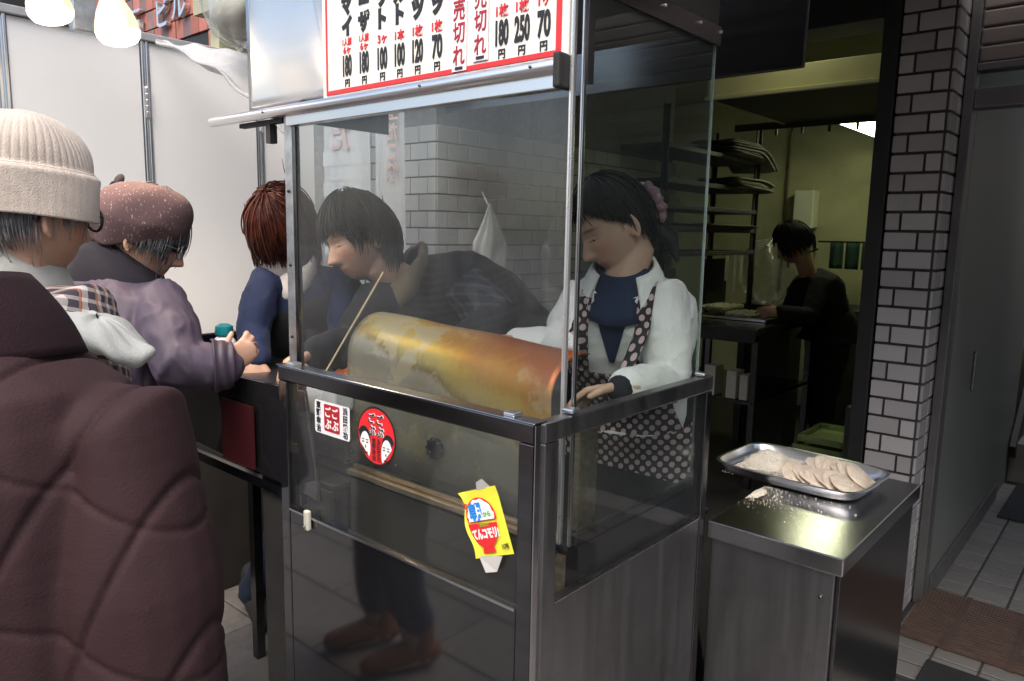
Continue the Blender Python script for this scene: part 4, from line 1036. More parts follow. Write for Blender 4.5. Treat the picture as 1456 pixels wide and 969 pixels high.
# ================================================================== PEOPLE
def skin_mat(name, base, lip=(.38, .13, .11)):
    m = bpy.data.materials.new(name); m.use_nodes = True; nt = m.node_tree; b = nt.nodes['Principled BSDF']
    tc = nd(nt, 'ShaderNodeTexCoord'); n = nd(nt, 'ShaderNodeTexNoise', Scale=22.0, Detail=6.0); lk(nt, tc.outputs['Object'], n.inputs['Vector'])
    mx = nd(nt, 'ShaderNodeMixRGB'); mx.inputs[1].default_value = rgb([c * .86 for c in base]); mx.inputs[2].default_value = rgb([min(1, c * 1.1) for c in base]); lk(nt, n.outputs['Fac'], mx.inputs[0])
    out = mx.outputs[0]
    for at_, col in (('blush', (base[0] * 1.05, base[1] * .72, base[2] * .66)), ('lip', lip), ('brow', (.035, .025, .02))):
        a = nd(nt, 'ShaderNodeAttribute', attribute_name=at_); q = nd(nt, 'ShaderNodeMixRGB'); q.inputs[2].default_value = rgb(col)
        lk(nt, a.outputs['Fac'], q.inputs[0]); lk(nt, out, q.inputs[1]); out = q.outputs[0]
    lk(nt, out, b.inputs['Base Color']); b.inputs['Roughness'].default_value = .5
    b.inputs['Subsurface Weight'].default_value = .12; b.inputs['Subsurface Radius'].default_value = (.012, .005, .003); b.inputs['Subsurface Scale'].default_value = .6
    n2 = nd(nt, 'ShaderNodeTexNoise', Scale=260.0, Detail=3.0); lk(nt, tc.outputs['Object'], n2.inputs['Vector'])
    bp = nd(nt, 'ShaderNodeBump', Strength=.12, Distance=.002); lk(nt, n2.outputs['Fac'], bp.inputs['Height']); lk(nt, bp.outputs[0], b.inputs['Normal'])
    return m
skin_light = skin_mat('skin_light', (.56, .35, .25)); skin_mid = skin_mat('skin_mid', (.48, .28, .19)); skin_old = skin_mat('skin_older', (.52, .31, .22))
eye_white = pm('eye_white', (.42, .38, .35), .35, 0, .03, 10); eye_dark = pm('iris_dark', (.03, .018, .01), .1, 0, .1, 10)
hair_black = pm('black_hair', (.012, .010, .009), .5, 0, .5, 30, .1, 120, spec=.3); hair_red = pm('chestnut_hair', (.060, .014, .008), .5, 0, .6, 25, .1, 120, spec=.3)
hair_grey = pm('grey_hair', (.28, .28, .29), .45, 0, .5, 60, .1, 120); hair_pepper = pm('dark_grey_hair', (.075, .077, .08), .42, 0, .6, 60, .1, 120)

def frame(yaw, pitch, roll):
    """columns: person's left, forward, up"""
    y, p, r = math.radians(yaw), math.radians(pitch), math.radians(roll)
    F = Vector((math.sin(y) * math.cos(p), math.cos(y) * math.cos(p), math.sin(p)))
    L = Vector((-math.cos(y), math.sin(y), 0))
    U = L.cross(F); U = -U if U.z < 0 else U
    L, U = L * math.cos(r) + U * math.sin(r), U * math.cos(r) - L * math.sin(r)
    return L, F, U

def head_points(D):
    l, f, u = D[:, 0], D[:, 1], D[:, 2]
    X = l * .075; Y = np.where(f > 0, f * .092, f * .104); Z = u * np.where(u > 0, .118, .116)
    t = np.clip(-u, 0, 1)
    X = X * (1 - .36 * t ** 1.7); Y = Y * np.where(f < 0, 1 - .5 * t ** 1.2, 1 - .05 * t) + .014 * t * (f > -.3)
    a = np.abs(X); front = np.clip(f * 2.2, 0, 1)
    nz = np.clip((.016 - Z) / .058, 0, 1) ** 1.25 * np.clip((Z + .056) / .010, 0, 1)
    w = .0085 + .0075 * np.clip(-Z / .045, 0, 1)
    d = .031 * nz * np.exp(-(X / w) ** 2)
    d += .006 * np.exp(-((a - .014) / .006) ** 2 - ((Z + .043) / .008) ** 2)
    d -= .011 * np.exp(-((a - .031) / .016) ** 2 - ((Z - .003) / .011) ** 2)
    d += .0055 * np.exp(-((a - .031) / .014) ** 2 - ((Z - .001) / .006) ** 2)
    d += .005 * np.exp(-((Z - .024) / .010) ** 2) * np.exp(-(X / .05) ** 2)
    d += .005 * np.exp(-((a - .042) / .02) ** 2 - ((Z + .028) / .02) ** 2)
    d += .0065 * np.exp(-(X / .023) ** 2) * (np.exp(-((Z + .069) / .005) ** 2) + np.exp(-((Z + .081) / .006) ** 2))
    d -= .004 * np.exp(-(X / .026) ** 2 - ((Z + .075) / .0026) ** 2)
    d += .007 * np.exp(-(X / .022) ** 2 - ((Z + .103) / .013) ** 2)
    Y = Y + d * front
    return np.stack([X, Y, Z], 1)
def sphere_dirs(nu, nv):
    D = []
    for j in range(nv + 1):
        th = math.pi * (j + (.1 if j == 0 else -.1 if j == nv else 0)) / nv
        for i in range(nu):
            ph = 2 * math.pi * i / nu
            D.append((math.sin(th) * math.cos(ph), math.sin(th) * math.sin(ph), math.cos(th)))
    F = []
    for j in range(nv):
        for i in range(nu):
            i2 = (i + 1) % nu; F.append((j*nu+i, (j+1)*nu+i, (j+1)*nu+i2, j*nu+i2))
    F.append(tuple(range(nu))); F.append(tuple(nv * nu + i for i in range(nu - 1, -1, -1)))
    return np.array(D), F

class Prims:
    def __init__(s): s.V = []; s.F = []
    def add(s, V, F):
        b = len(s.V); s.V += [tuple(map(float, p)) for p in V]; s.F += [tuple(b + i for i in q) for q in F]
    def tube(s, pts, rad, n=16, ratio=1.0, up=None): s.add(*prim_tube(pts, rad, n, ratio, up, True))
    def ell(s, c, ax): s.add(*prim_ell(c, ax, 20, 14))
    def loft(s, secs, n=28):
        V = []; F = []
        for c, A, B in secs:
            for k in range(n):
                a = 2 * math.pi * k / n
                ca, sa = math.cos(a), math.sin(a); q = (abs(ca) ** 2.5 + abs(sa) ** 2.5) ** (-1 / 2.5)
                V.append(c + A * (ca * q) + B * (sa * q))
        m = len(secs)
        for j in range(m - 1):
            for k in range(n):
                k2 = (k + 1) % n; F.append((j*n+k, j*n+k2, (j+1)*n+k2, (j+1)*n+k))
        F.append(tuple(range(n - 1, -1, -1))); F.append(tuple((m - 1) * n + k for k in range(n)))
        s.add(V, F)

def remesh(pr, voxel, smooth=3, factor=.5):
    me = bpy.data.meshes.new('tmp'); me.from_pydata(pr.V, [], pr.F); me.update()
    bm = bmesh.new(); bm.from_mesh(me); bmesh.ops.recalc_face_normals(bm, faces=bm.faces); bm.to_mesh(me); bm.free()
    o = bpy.data.objects.new('tmp', me); sc.collection.objects.link(o)
    r = o.modifiers.new('r', 'REMESH'); r.mode = 'VOXEL'; r.voxel_size = voxel
    if smooth:
        s = o.modifiers.new('s', 'SMOOTH'); s.factor = factor; s.iterations = smooth
    dg = bpy.context.evaluated_depsgraph_get()
    out = bpy.data.meshes.new_from_object(o.evaluated_get(dg))
    bpy.data.objects.remove(o); bpy.data.meshes.remove(me)
    out.shade_smooth()
    return out
def coords(me):
    a = np.empty(len(me.vertices) * 3); me.vertices.foreach_get('co', a); return a.reshape(-1, 3)
def normals(me):
    a = np.empty(len(me.vertices) * 3); me.vertices.foreach_get('normal', a); return a.reshape(-1, 3)
def setco(me, P): me.vertices.foreach_set('co', np.ascontiguousarray(P).ravel()); me.update()
def folds(me, amp, scale, seed, stretch=(1, 1, 1)):
    P = coords(me); N = normals(me)
    w = wob(P * np.array(stretch), scale, seed)
    h = (1 - np.abs(w)) ** 3 - .45
    setco(me, P + N * (amp * h)[:, None])
def fattr(me, name, vals):
    at_ = me.attributes.new(name, 'FLOAT', 'POINT'); at_.data.foreach_set('value', np.asarray(vals, dtype=np.float32))

def hand_prims(pr, wrist, d, pn, thumb, curl=.5, s=1.0, spread=.10):
    """wrist point, direction of the fingers, palm normal, thumb side vector."""
    w = Vector(wrist); d = Vector(d).normalized(); n = Vector(pn); n = (n - d * n.dot(d)).normalized(); t = Vector(thumb); t = (t - d * t.dot(d) - n * t.dot(n)).normalized()
    pr.add(*prim_ell(w + d * .045 * s, (t * .040 * s, n * .014 * s, d * .052 * s), 18, 12))
    pr.tube([w - d * .02 * s, w + d * .03 * s], [.026 * s, .024 * s], 14, .7, t)
    for k, (off, L) in enumerate(((.028, .072), (.0095, .080), (-.0095, .075), (-.028, .058))):
        p = w + d * (.080 - .004 * abs(k - 1)) * s + t * off * s; dd = (d + t * (spread * (1.5 - k) * .5)).normalized()
        pts = [p - dd * .02 * s, p]; a = curl * .35
        for seg in (.45, .32, .23):
            a += curl * (.55 + .08 * k); q = dd * math.cos(a) + n * math.sin(a); p = p + q * L * seg * s; pts.append(p)
        pr.tube(pts, [.0095 * s, .0090 * s, .0084 * s, .0076 * s, .0066 * s], 10)
    b = w + d * .022 * s + t * .030 * s; q1 = (d * .62 + t * .72 + n * .25).normalized(); q2 = (d * .85 + t * .30 + n * .45).normalized()
    pr.tube([w + d * .012 * s + t * .012 * s, b, b + q1 * .030 * s, b + q1 * .030 * s + q2 * .030 * s], [.014 * s, .0125 * s, .0105 * s, .008 * s], 10)

class Person: pass
TORSO = ((0, .162, .118), (.22, .138, .104), (.45, .150, .112), (.68, .168, .118), (.86, .160, .100), (1.0, .072, .062))
def person(label, loc, head, hrot, neck, pelvis, shL, shR, elL, elR, wrL, wrR, feet, skin, hands=({}, {}), voxel=.006, fy=None, hs=1.0, group=None, bulk=1.0, ears=True):
    p = Person(); V = Vector
    p.root = thing('person', label, 'person', loc, group)
    p.head = V(head); p.L, p.F, p.U = frame(*hrot); p.hs = hs
    p.neck, p.pelvis, p.shL, p.shR, p.elL, p.elR, p.wrL, p.wrR = map(V, (neck, pelvis, shL, shR, elL, elR, wrL, wrR))
    lat = (p.shL - p.shR).normalized(); spine = (p.neck - p.pelvis).normalized()
    p.lat = (lat - spine * lat.dot(spine)).normalized(); p.fwd = spine.cross(p.lat) if False else p.lat.cross(spine)
    hf = V((math.sin(math.radians(fy)), math.cos(math.radians(fy)), 0)) if fy is not None else p.fwd
    p.fwd = -p.fwd if p.fwd.dot(V((hf.x, hf.y, hf.z))) < 0 else p.fwd
    p.hlat = V((p.lat.x, p.lat.y, 0)).normalized(); p.bulk = bulk
    p.hipL, p.hipR = p.pelvis + p.hlat * .09 - V((0, 0, .03)), p.pelvis - p.hlat * .09 - V((0, 0, .03))
    p.ftL, p.ftR = V(feet[0]), V(feet[1])
    ff = V((p.fwd.x, p.fwd.y, 0)).normalized(); p.ff = ff
    p.knL = (p.hipL + p.ftL) / 2 + ff * .03; p.knR = (p.hipR + p.ftR) / 2 + ff * .03
    p.skin = skin
    pr = Prims()
    D, F = sphere_dirs(72, 60); H = head_points(D) * hs
    to = np.array([p.L, p.F, p.U]); pr.add(H @ to + np.array(p.head), F)
    for s in (-1, 1) if ears else ():
        e = p.head + p.L * (s * .076 * hs) - p.F * .008 + p.U * -.014
        ax = (p.L * s * .35 + p.F * -.9).normalized()
        pr.ell(e + ax * .006, (p.L * .006, ax * .017, p.U * .030))
        ring = [e + ax * (.018 * math.cos(a)) + p.L * (s * .005) + p.U * (.030 * math.sin(a)) for a in [math.radians(x) for x in range(-75, 200, 25)]]
        pr.tube(ring, [.0045] * len(ring), 8)
    pr.tube([p.neck - spine * .05, p.neck + spine * .01, p.head + p.U * -.085 * hs - p.F * .022, p.head - p.U * .03 - p.F * .02], [.066, .056, .052, .05], 18)
    pr.loft(p_sections(p, .0))
    for sh, el, wr in ((p.shL, p.elL, p.wrL), (p.shR, p.elR, p.wrR)):
        pr.tube([p.neck - spine * .075 + (sh - p.neck) * .25, sh, sh.lerp(el, .5), el, el.lerp(wr, .45), wr], [.055, .055, .046, .038, .036, .026], 16)
    for hp, kn, ft in ((p.hipL, p.knL, p.ftL), (p.hipR, p.knR, p.ftR)):
        pr.tube([hp, hp.lerp(kn, .5), kn, kn.lerp(ft, .4), ft + V((0, 0, .08))], [.082, .072, .052, .050, .036], 16)
        pr.tube([ft + V((0, 0, .045)) - ff * .03, ft + V((0, 0, .032)) + ff * .13], [.036, .028], 12, 1.2, (0, 0, 1))
    for (sd, wr, el, spec) in ((1, p.wrL, p.elL, hands[0]), (-1, p.wrR, p.elR, hands[1])):
        d = V(spec.get('d', tuple((wr - el).normalized()))); pn = V(spec.get('n', tuple(-p.hlat * sd * .8 - V((0, 0, .5)))))
        th = V(spec['t']) if 't' in spec else pn.cross(d) * (1 if sd > 0 else -1)
        hand_prims(pr, wr, d, pn, th, spec.get('curl', .5), spec.get('s', 1.0))
    me = remesh(pr, voxel, 2, .45)
    me.materials.append(skin)
    P = coords(me) - np.array(p.head); Q = (P @ to.T) / hs
    x, y, z = np.abs(Q[:, 0]), Q[:, 1], Q[:, 2]; fr = (y > .04) & (np.abs(z) < .13)
    lip = np.exp(-(x / .024) ** 4 - ((z + .0755) / .0095) ** 4) * fr
    brow = .85 * np.exp(-((x - .032) / .019) ** 4 - ((z - .0245 + .12 * np.abs(x - .03)) / .0038) ** 2) * fr
    brow = np.maximum(brow, .8 * np.exp(-((x - .031) / .014) ** 4 - ((z + .0045) / .0016) ** 2) * fr)
    blush = .6 * np.exp(-((x - .042) / .022) ** 2 - ((z + .033) / .02) ** 2) * fr + .5 * np.exp(-(x / .014) ** 2 - ((z + .042) / .012) ** 2) * fr
    fattr(me, 'lip', lip); fattr(me, 'brow', brow); fattr(me, 'blush', blush)
    p.body = link('body', me, p.root)
    for s in (-1, 1):
        c = p.head + (p.L * s * .031 + p.F * .0700 - p.U * .0022) * hs
        mb = MB(); mb.ell(c, (p.L * .0115, p.F * .0115, p.U * .0042), 14, 10)
        e = mb.build('eye', eye_white, p.root, 180)
        mb = MB(); mb.ell(c + p.F * .0085 - p.U * .0012, (p.L * .0056, p.F * .0035, p.U * .0034), 12, 8); mb.build('iris', eye_dark, e, 180)
    return p

def p_sections(p, grow, t0=0.0, t1=1.0, flare=0.0):
    S = []
    for t, w, d in TORSO:
        if t < t0 - 1e-6 or t > t1 + 1e-6: continue
        c = p.pelvis.lerp(p.neck, t)
        if hasattr(p, 'bow'): c = c + p.bow * (4 * t * (1 - t))
        lt = p.hlat.lerp(p.lat, t).normalized()
        S.append((c, lt * ((w + grow) * p.bulk), p.fwd * ((d + grow) * p.bulk)))
    return S
def torso_at(p, t, ang, off):
    """A point on the torso surface: t along the spine (0 pelvis .. 1 neck), ang from the front (positive to the person's left)."""
    T = [q[0] for q in TORSO]; W = np.interp(t, T, [q[1] for q in TORSO]) + off; Dp = np.interp(t, T, [q[2] for q in TORSO]) + off
    W *= p.bulk; Dp *= p.bulk
    c = p.pelvis.lerp(p.neck, t) if t >= 0 else p.pelvis + Vector((0, 0, t * .55))
    if hasattr(p, 'bow'): c = c + p.bow * (4 * t * (1 - t) if t > 0 else 0)
    lt = p.hlat.lerp(p.lat, max(0, min(1, t))).normalized()
    ca, sa = math.sin(ang), math.cos(ang); q = (abs(ca) ** 2.5 + abs(sa) ** 2.5) ** (-1 / 2.5)
    return c + lt * (W * ca * q) + p.fwd * (Dp * sa * q)
def patch(p, name, m, t0, t1, a0, a1, off, nu=16, nv=24, th=.003, shape=None, parent=None, uv=False):
    """A piece of cloth lying on the torso. shape(u, v) may bend the angle range."""
    def fn(u, v):
        t = t0 + (t1 - t0) * v; A0, A1 = (a0, a1) if shape is None else shape(v)
        return torso_at(p, t, A0 + (A1 - A0) * u, off)
    mb = MB(); mb.grid(fn, nu, nv)
    me = mb.mesh(name, m, 180)
    if uv:
        P = coords(me); c = np.array(p.pelvis); fattr(me, 'pu', (P - c) @ np.array(p.lat)); fattr(me, 'pv', (P - c)[:, 2])
    o = link(name, me, parent or p.root); solidify(o, th, 1)
    return o

from mathutils.bvhtree import BVHTree
def bvh(o): 
    off = o.matrix_world.translation if False else ROOTLOC[o]
    return BVHTree.FromPolygons([v.co + off for v in o.data.vertices], [tuple(q.vertices) for q in o.data.polygons])
def wrap(p, name, m, over, fn, nu, nv, off, th=.003, uv=False, reach=.34):
    """Cloth laid on another garment: fn(u, v) gives (axis point, outward direction)."""
    B = bvh(over)
    def g(u, v):
        c, d = fn(u, v); d = d.normalized()
        h = B.ray_cast(c + d * reach, -d, reach)
        return (h[0] if h[0] is not None else c + d * .12) + d * off
    mb = MB(); mb.grid(g, nu, nv); me = mb.mesh(name, m, 180)
    bm = bmesh.new(); bm.from_mesh(me)
    for _ in range(2): bmesh.ops.smooth_vert(bm, verts=bm.verts, factor=.4, use_axis_x=True, use_axis_y=True, use_axis_z=True)
    bm.to_mesh(me); bm.free()
    if uv:
        P = coords(me); c = np.array(p.pelvis); fattr(me, 'pu', (P - c) @ np.array(p.lat)); fattr(me, 'pv', (P - c)[:, 2])
    o = link(name, me, p.root); solidify(o, th, 0); me.shade_smooth()
    return o
def axis_ray(p, t, ang):
    c = p.pelvis.lerp(p.neck, t) if t >= 0 else p.pelvis + Vector((0, 0, t * .55))
    if hasattr(p, 'bow'): c = c + p.bow * (4 * t * (1 - t) if t > 0 else 0)
    return c, p.lat * math.sin(ang) + p.fwd * math.cos(ang)
def jacket(p, m, grow=.022, arm=(.066, .060, .056, .050, .046), hem=-.10, voxel=.007, amp=.007, scale=9, seed=1, name='jacket', sleeves=True, stop=(1.0, 1.0), skirt=.02, smooth=4):
    pr = Prims(); spine = (p.neck - p.pelvis).normalized()
    S = p_sections(p, grow)
    S[-1] = (S[-1][0] + spine * .01, S[-1][1] * .95, S[-1][2] * .95)
    hemc = p.pelvis + Vector((0, 0, hem))
    S = [(hemc, p.hlat * ((.172 + grow + skirt) * p.bulk), p.ff * ((.128 + grow + skirt) * p.bulk))] + S
    pr.loft(S)
    for (sh, el, wr, st) in ((p.shL, p.elL, p.wrL, stop[0]), (p.shR, p.elR, p.wrR, stop[1])):
        if not sleeves: continue
        pr.tube([p.neck - spine * .08 + (sh - p.neck) * .2, sh, sh.lerp(el, .5), el, el.lerp(wr, .5), el.lerp(wr, .97 * st)], [arm[0] * .95, arm[0], arm[1], arm[2], arm[3], arm[4]], 18)
    me = remesh(pr, voxel, smooth, .5)
    if amp: folds(me, amp, scale, seed)
    me.materials.append(m)
    return link(name, me, p.root)
def trousers(p, m, hem=.09, r=(.100, .088, .072, .066, .062), seed=3, name='trousers', shoe=None):
    pr = Prims()
    for hp, kn, ft in ((p.hipL, p.knL, p.ftL), (p.hipR, p.knR, p.ftR)):
        pr.tube([hp + Vector((0, 0, .06)), hp.lerp(kn, .5), kn, kn.lerp(ft, .4), ft + Vector((0, 0, hem))], r, 16)
    pr.ell(p.pelvis, (p.hlat * .175 * p.bulk, p.ff * .125 * p.bulk, Vector((0, 0, .13))))
    me = remesh(pr, .010, 3); folds(me, .007, 10, seed, (1, 1, 1.6)); me.materials.append(m)
    link(name, me, p.root)
    for ft in (p.ftL, p.ftR):
        pr = Prims(); ff = p.ff
        pr.tube([ft - ff * .05 + Vector((0, 0, .05)), ft + ff * .03 + Vector((0, 0, .055)), ft + ff * .15 + Vector((0, 0, .036))], [.042, .046, .036], 14, .95, (0, 0, 1))
        pr.tube([ft - ff * .02 + Vector((0, 0, .05)), ft - ff * .02 + Vector((0, 0, .15))], [.045, .048], 14)
        me = remesh(pr, .006, 2); me.materials.append(shoe or black_rubber)
        link('shoe', me, p.root)

def hair(p, m, ends, thick=.014, n=900, drop=None, seed=1, strand=.0024, part=0.0, crown=(0, -.02), name='hair', lift=0.0, start=.30):
    """ends(phi) -> (polar angle where the hair leaves the head in degrees, hanging length); phi 0 front, 90 person's left."""
    r = np.random.RandomState(seed); hs = p.hs
    def surf(th, ph, k):
        d = np.array([[math.sin(th) * math.sin(ph), math.sin(th) * math.cos(ph), math.cos(th)]])
        q = d[0] * np.array([.076, .093 if d[0][1] > 0 else .104, .118])
        q = q * (1 + (thick + k) / .095)
        if d[0][2] < 0: q[1] *= 1 - .12 * (-d[0][2])
        return p.head + p.L * (q[0] * hs) + p.F * (q[1] * hs) + p.U * (q[2] * hs)
    def path(ph, th0, k, jit):
        e, L = ends(math.degrees(ph) % 360); e = math.radians(e) * (1 + jit * .10); pts = []
        for i in range(8): pts.append(surf(th0 + (e - th0) * i / 7, ph + .10 * jit * i / 7, k))
        if L > 0:
            dirn = (pts[-1] - pts[-2]).normalized(); q = pts[-1]
            for i in range(4):
                dirn = (dirn * .45 + (Vector((0, 0, -1)) * .7 - p.U * .3) * .55).normalized(); q = q + dirn * (L * (1 + .5 * jit) / 4); pts.append(q)
        return pts
    nphi = 96; base = []
    for i in range(nphi):
        ph = 2 * math.pi * i / nphi; base.append(path(ph, .03, -.004 + .0025 * math.sin(i * 2.3) + .002 * math.sin(i * 5.1), .5 * math.sin(i * 1.7)))
    nr = 12
    V = []; F = []
    for b in base:
        b = b + [b[-1]] * (nr - len(b)); V += b
    for i in range(nphi):
        i2 = (i + 1) % nphi
        for j in range(nr - 1): F.append((i * nr + j, i2 * nr + j, i2 * nr + j + 1, i * nr + j + 1))
    mb = MB(); mb.add(V, F)
    for _ in range(n):
        ph = r.uniform(0, 2 * math.pi); th0 = start * r.uniform(.1, 3.2) * r.rand() + .05
        e, L = ends(math.degrees(ph) % 360)
        if th0 > math.radians(e) * .8: continue
        fly = r.rand() < .07
        pts = path(ph, th0, r.uniform(-.005, .005) + (r.uniform(.002, .012) if fly else 0), r.normal(0, .8 if not fly else 1.8))
        R = [strand * (.35 + .65 * math.sin(math.pi * min(1, .25 + .75 * i / (len(pts) - 1)))) for i in range(len(pts))]; R[-1] = .0006
        mb.tube(pts, R, 3, 1, None, False)
    return mb.build(name, m, p.root, 180)

def ring(p, name, m, c0, r0, c1, r1, axis_l, axis_f, a0=0, a1=360, th=.004, parent=None, nv=6, curve=0.0, wobble=.0):
    """A collar-like band between two rings; angles from the front, positive to the person's left."""
    c0, c1 = Vector(c0), Vector(c1)
    def fn(u, v):
        a = math.radians(a0 + (a1 - a0) * u); rl = r0[0] * (1 - v) + r1[0] * v + curve * math.sin(math.pi * v); rf = r0[1] * (1 - v) + r1[1] * v + curve * math.sin(math.pi * v)
        k = 1 + wobble * math.sin(7 * a + 3 * v)
        return c0.lerp(c1, v) + axis_l * (rl * k * math.sin(a)) + axis_f * (rf * k * math.cos(a))
    mb = MB(); mb.grid(fn, 48, nv, abs(a1 - a0) >= 359.9)
    o = mb.build(name, m, parent or p.root, 180); solidify(o, th, 0)
    return o

# ---------- cloth materials
def cloth(name, col, **kw): return pm(name, col, kw.pop('rough', .85), 0, kw.pop('var', .12), kw.pop('vs', 14), kw.pop('bump', .25), kw.pop('bs', 420), sheen=kw.pop('sheen', .06), spec=kw.pop('spec', .2), **kw)
fleece = cloth('white_fleece', (.74, .73, .72), bump=.5, bs=260, var=.06)
navy = cloth('navy_sweater', (.016, .024, .060)); charcoal = cloth('charcoal_wool', (.020, .021, .025)); black_vest = cloth('black_vest', (.010, .010, .012))
purple = pm('purple_nylon', (.072, .056, .082), .58, 0, .12, 10, .08, 140, spec=.3); dark_collar = cloth('dark_collar_velvet', (.020, .018, .024)); purple_dark = pm('dark_purple_cuff', (.045, .032, .050), .5, 0, .15, 10, .1, 200)
coat_m = pm('quilted_brown_coat', (.036, .0185, .0205), .75, 0, .16, 5, .2, 380, spec=.15); coat_collar = cloth('brown_cord_collar', (.020, .009, .0115), rough=.95, sheen=.0)
knit = pm('beige_knit', (.52, .45, .39), .95, 0, .10, 40, .5, 420, sheen=.3); grey_fleece = cloth('grey_hood_cloth', (.36, .37, .35), bump=.35)
jeans = cloth('dark_jeans', (.018, .026, .045)); black_cloth = cloth('black_cloth', (.010, .010, .011)); mask_m = cloth('white_cotton', (.62, .59, .57), bump=.15); scarf_m = cloth('olive_beige_scarf', (.16, .13, .085))
blue_jeans = cloth('blue_jeans', (.035, .05, .095)); boot_m = pm('brown_boot', (.20, .075, .035), .45, 0, .2, 12, .1, 90)

def attr_pattern(name, builder, rough=.85):
    m = bpy.data.materials.new(name); m.use_nodes = True; nt = m.node_tree; b = nt.nodes['Principled BSDF']; b.inputs['Roughness'].default_value = rough
    def ma(op, a, bb=None, c=None):
        q = nd(nt, 'ShaderNodeMath', operation=op)
        for i, x in enumerate((a, bb, c)):
            if x is None: continue
            if hasattr(x, 'is_output'): lk(nt, x, q.inputs[i])
            else: q.inputs[i].default_value = x
        return q.outputs[0]
    def mixc(fac, a, bb):
        q = nd(nt, 'ShaderNodeMixRGB')
        for i, x in ((0, fac), (1, a), (2, bb)):
            if hasattr(x, 'is_output'): lk(nt, x, q.inputs[i])
            elif i: q.inputs[i].default_value = rgb(x)
            else: q.inputs[i].default_value = x
        return q.outputs[0]
    lk(nt, builder(nt, ma, mixc), b.inputs['Base Color']); MATS[name] = m
    return m
def dots(nt, ma, mixc):
    u = nd(nt, 'ShaderNodeAttribute', attribute_name='pu').outputs['Fac']; v = nd(nt, 'ShaderNodeAttribute', attribute_name='pv').outputs['Fac']
    s = 1 / .030
    def lat(du):
        a = ma('SUBTRACT', ma('FRACT', ma('MULTIPLY_ADD', u, s, du + 50)), .5); c = ma('SUBTRACT', ma('FRACT', ma('MULTIPLY_ADD', v, s * .9, du + 50)), .5)
        return ma('LESS_THAN', ma('ADD', ma('MULTIPLY', a, a), ma('MULTIPLY', c, c)), .058)
    return mixc(ma('MAXIMUM', lat(0), lat(.5)), (.014, .011, .016), (.50, .36, .36))
apron_m = attr_pattern('dotted_apron_cloth', dots)
def plaid(c0, c1, c2, sc_=1.0):
    def f(nt, ma, mixc):
        tc = nd(nt, 'ShaderNodeTexCoord'); mp = nd(nt, 'ShaderNodeMapping'); mp.inputs['Rotation'].default_value = (.3, .2, .75); lk(nt, tc.outputs['Object'], mp.inputs[0])
        sp = nd(nt, 'ShaderNodeSeparateXYZ'); lk(nt, mp.outputs[0], sp.inputs[0])
        a = ma('LESS_THAN', ma('FRACT', ma('MULTIPLY_ADD', sp.outputs['X'], 26 * sc_, 90)), .34); c = ma('LESS_THAN', ma('FRACT', ma('MULTIPLY_ADD', sp.outputs['Z'], 22 * sc_, 90)), .34)
        d = ma('LESS_THAN', ma('FRACT', ma('MULTIPLY_ADD', sp.outputs['X'], 26 * sc_, 90.62)), .12)
        return mixc(ma('MULTIPLY', d, .8), mixc(ma('MULTIPLY', ma('ADD', a, c), .5), c0, c1), c2)
    return f
plaid_old = attr_pattern('brown_plaid_flannel', plaid((.028, .022, .034), (.42, .38, .36), (.30, .11, .05), 2.2))
plaid_man = attr_pattern('dark_checked_wool', plaid((.014, .016, .022), (.075, .085, .105), (.03, .035, .05), 1.6))
def tweed(nt, ma, mixc):
    tc = nd(nt, 'ShaderNodeTexCoord'); n = nd(nt, 'ShaderNodeTexNoise', Scale=210.0, Detail=2.0); mp = nd(nt, 'ShaderNodeMapping'); mp.inputs['Rotation'].default_value = (.5, .3, .4); mp.inputs['Scale'].default_value = (1, 1, .45)
    lk(nt, tc.outputs['Object'], mp.inputs[0]); lk(nt, mp.outputs[0], n.inputs['Vector'])
    n2 = nd(nt, 'ShaderNodeTexNoise', Scale=9.0, Detail=3.0); lk(nt, tc.outputs['Object'], n2.inputs['Vector'])
    k = nd(nt, 'ShaderNodeMapRange'); k.inputs[1].default_value = .62; k.inputs[2].default_value = .72; lk(nt, n.outputs['Fac'], k.inputs[0])
    return mixc(ma('MULTIPLY', k.outputs[0], .8), mixc(n2.outputs['Fac'], (.070, .040, .044), (.105, .060, .064)), (.36, .27, .24))
tweed_m = attr_pattern('brown_tweed', tweed, .95)

# ---------- staff woman with the dotted apron (right)
p = person('staff woman in white fleece and dotted apron working behind the side glass', (-1.0, 1.80, 0), (-1.068, 1.619, 1.471), (-150, -28, 6), (-1.049, 1.647, 1.324), (-1.13, 1.86, .93),
           (-0.944, 1.690, 1.281), (-1.188, 1.636, 1.262), (-0.888, 1.608, 1.091), (-1.150, 1.528, 1.162), (-0.899, 1.428, 1.102), (-1.236, 1.455, 1.163), ((-.93, 1.9, 0), (-1.12, 1.9, 0)), skin_light, voxel=.0042, fy=180, hs=.96,
           hands=(dict(d=(-.75, -.35, -.15), n=(.1, -.3, -.9), t=(-.2, -.9, .2), curl=.55), {}))
jk = jacket(p, fleece, .020, seed=4, amp=.008, scale=8, hem=-.02, stop=(.93, 1.0), voxel=.006)
mb = MB(); mb.tube([p.elL.lerp(p.wrL, .86), p.elL.lerp(p.wrL, 1.04)], [.036, .034], 16); mb.build('cuff', dark_collar, p.root, 60)
wrap(p, 'undershirt', navy, jk, lambda u, v: (p.pelvis.lerp(p.neck, .66 + .33 * v) + p.lat * ((u - .5) * (.012 + .105 * v)), p.fwd + (p.neck - p.pelvis).normalized() * .25 * v), 14, 20, .003)
ring(p, 'undershirt_neck', navy, p.neck - Vector((0, 0, .044)) + p.fwd * .014, (.096, .100), p.neck + Vector((0, 0, .055)) + p.fwd * .012, (.058, .058), p.lat, p.fwd)
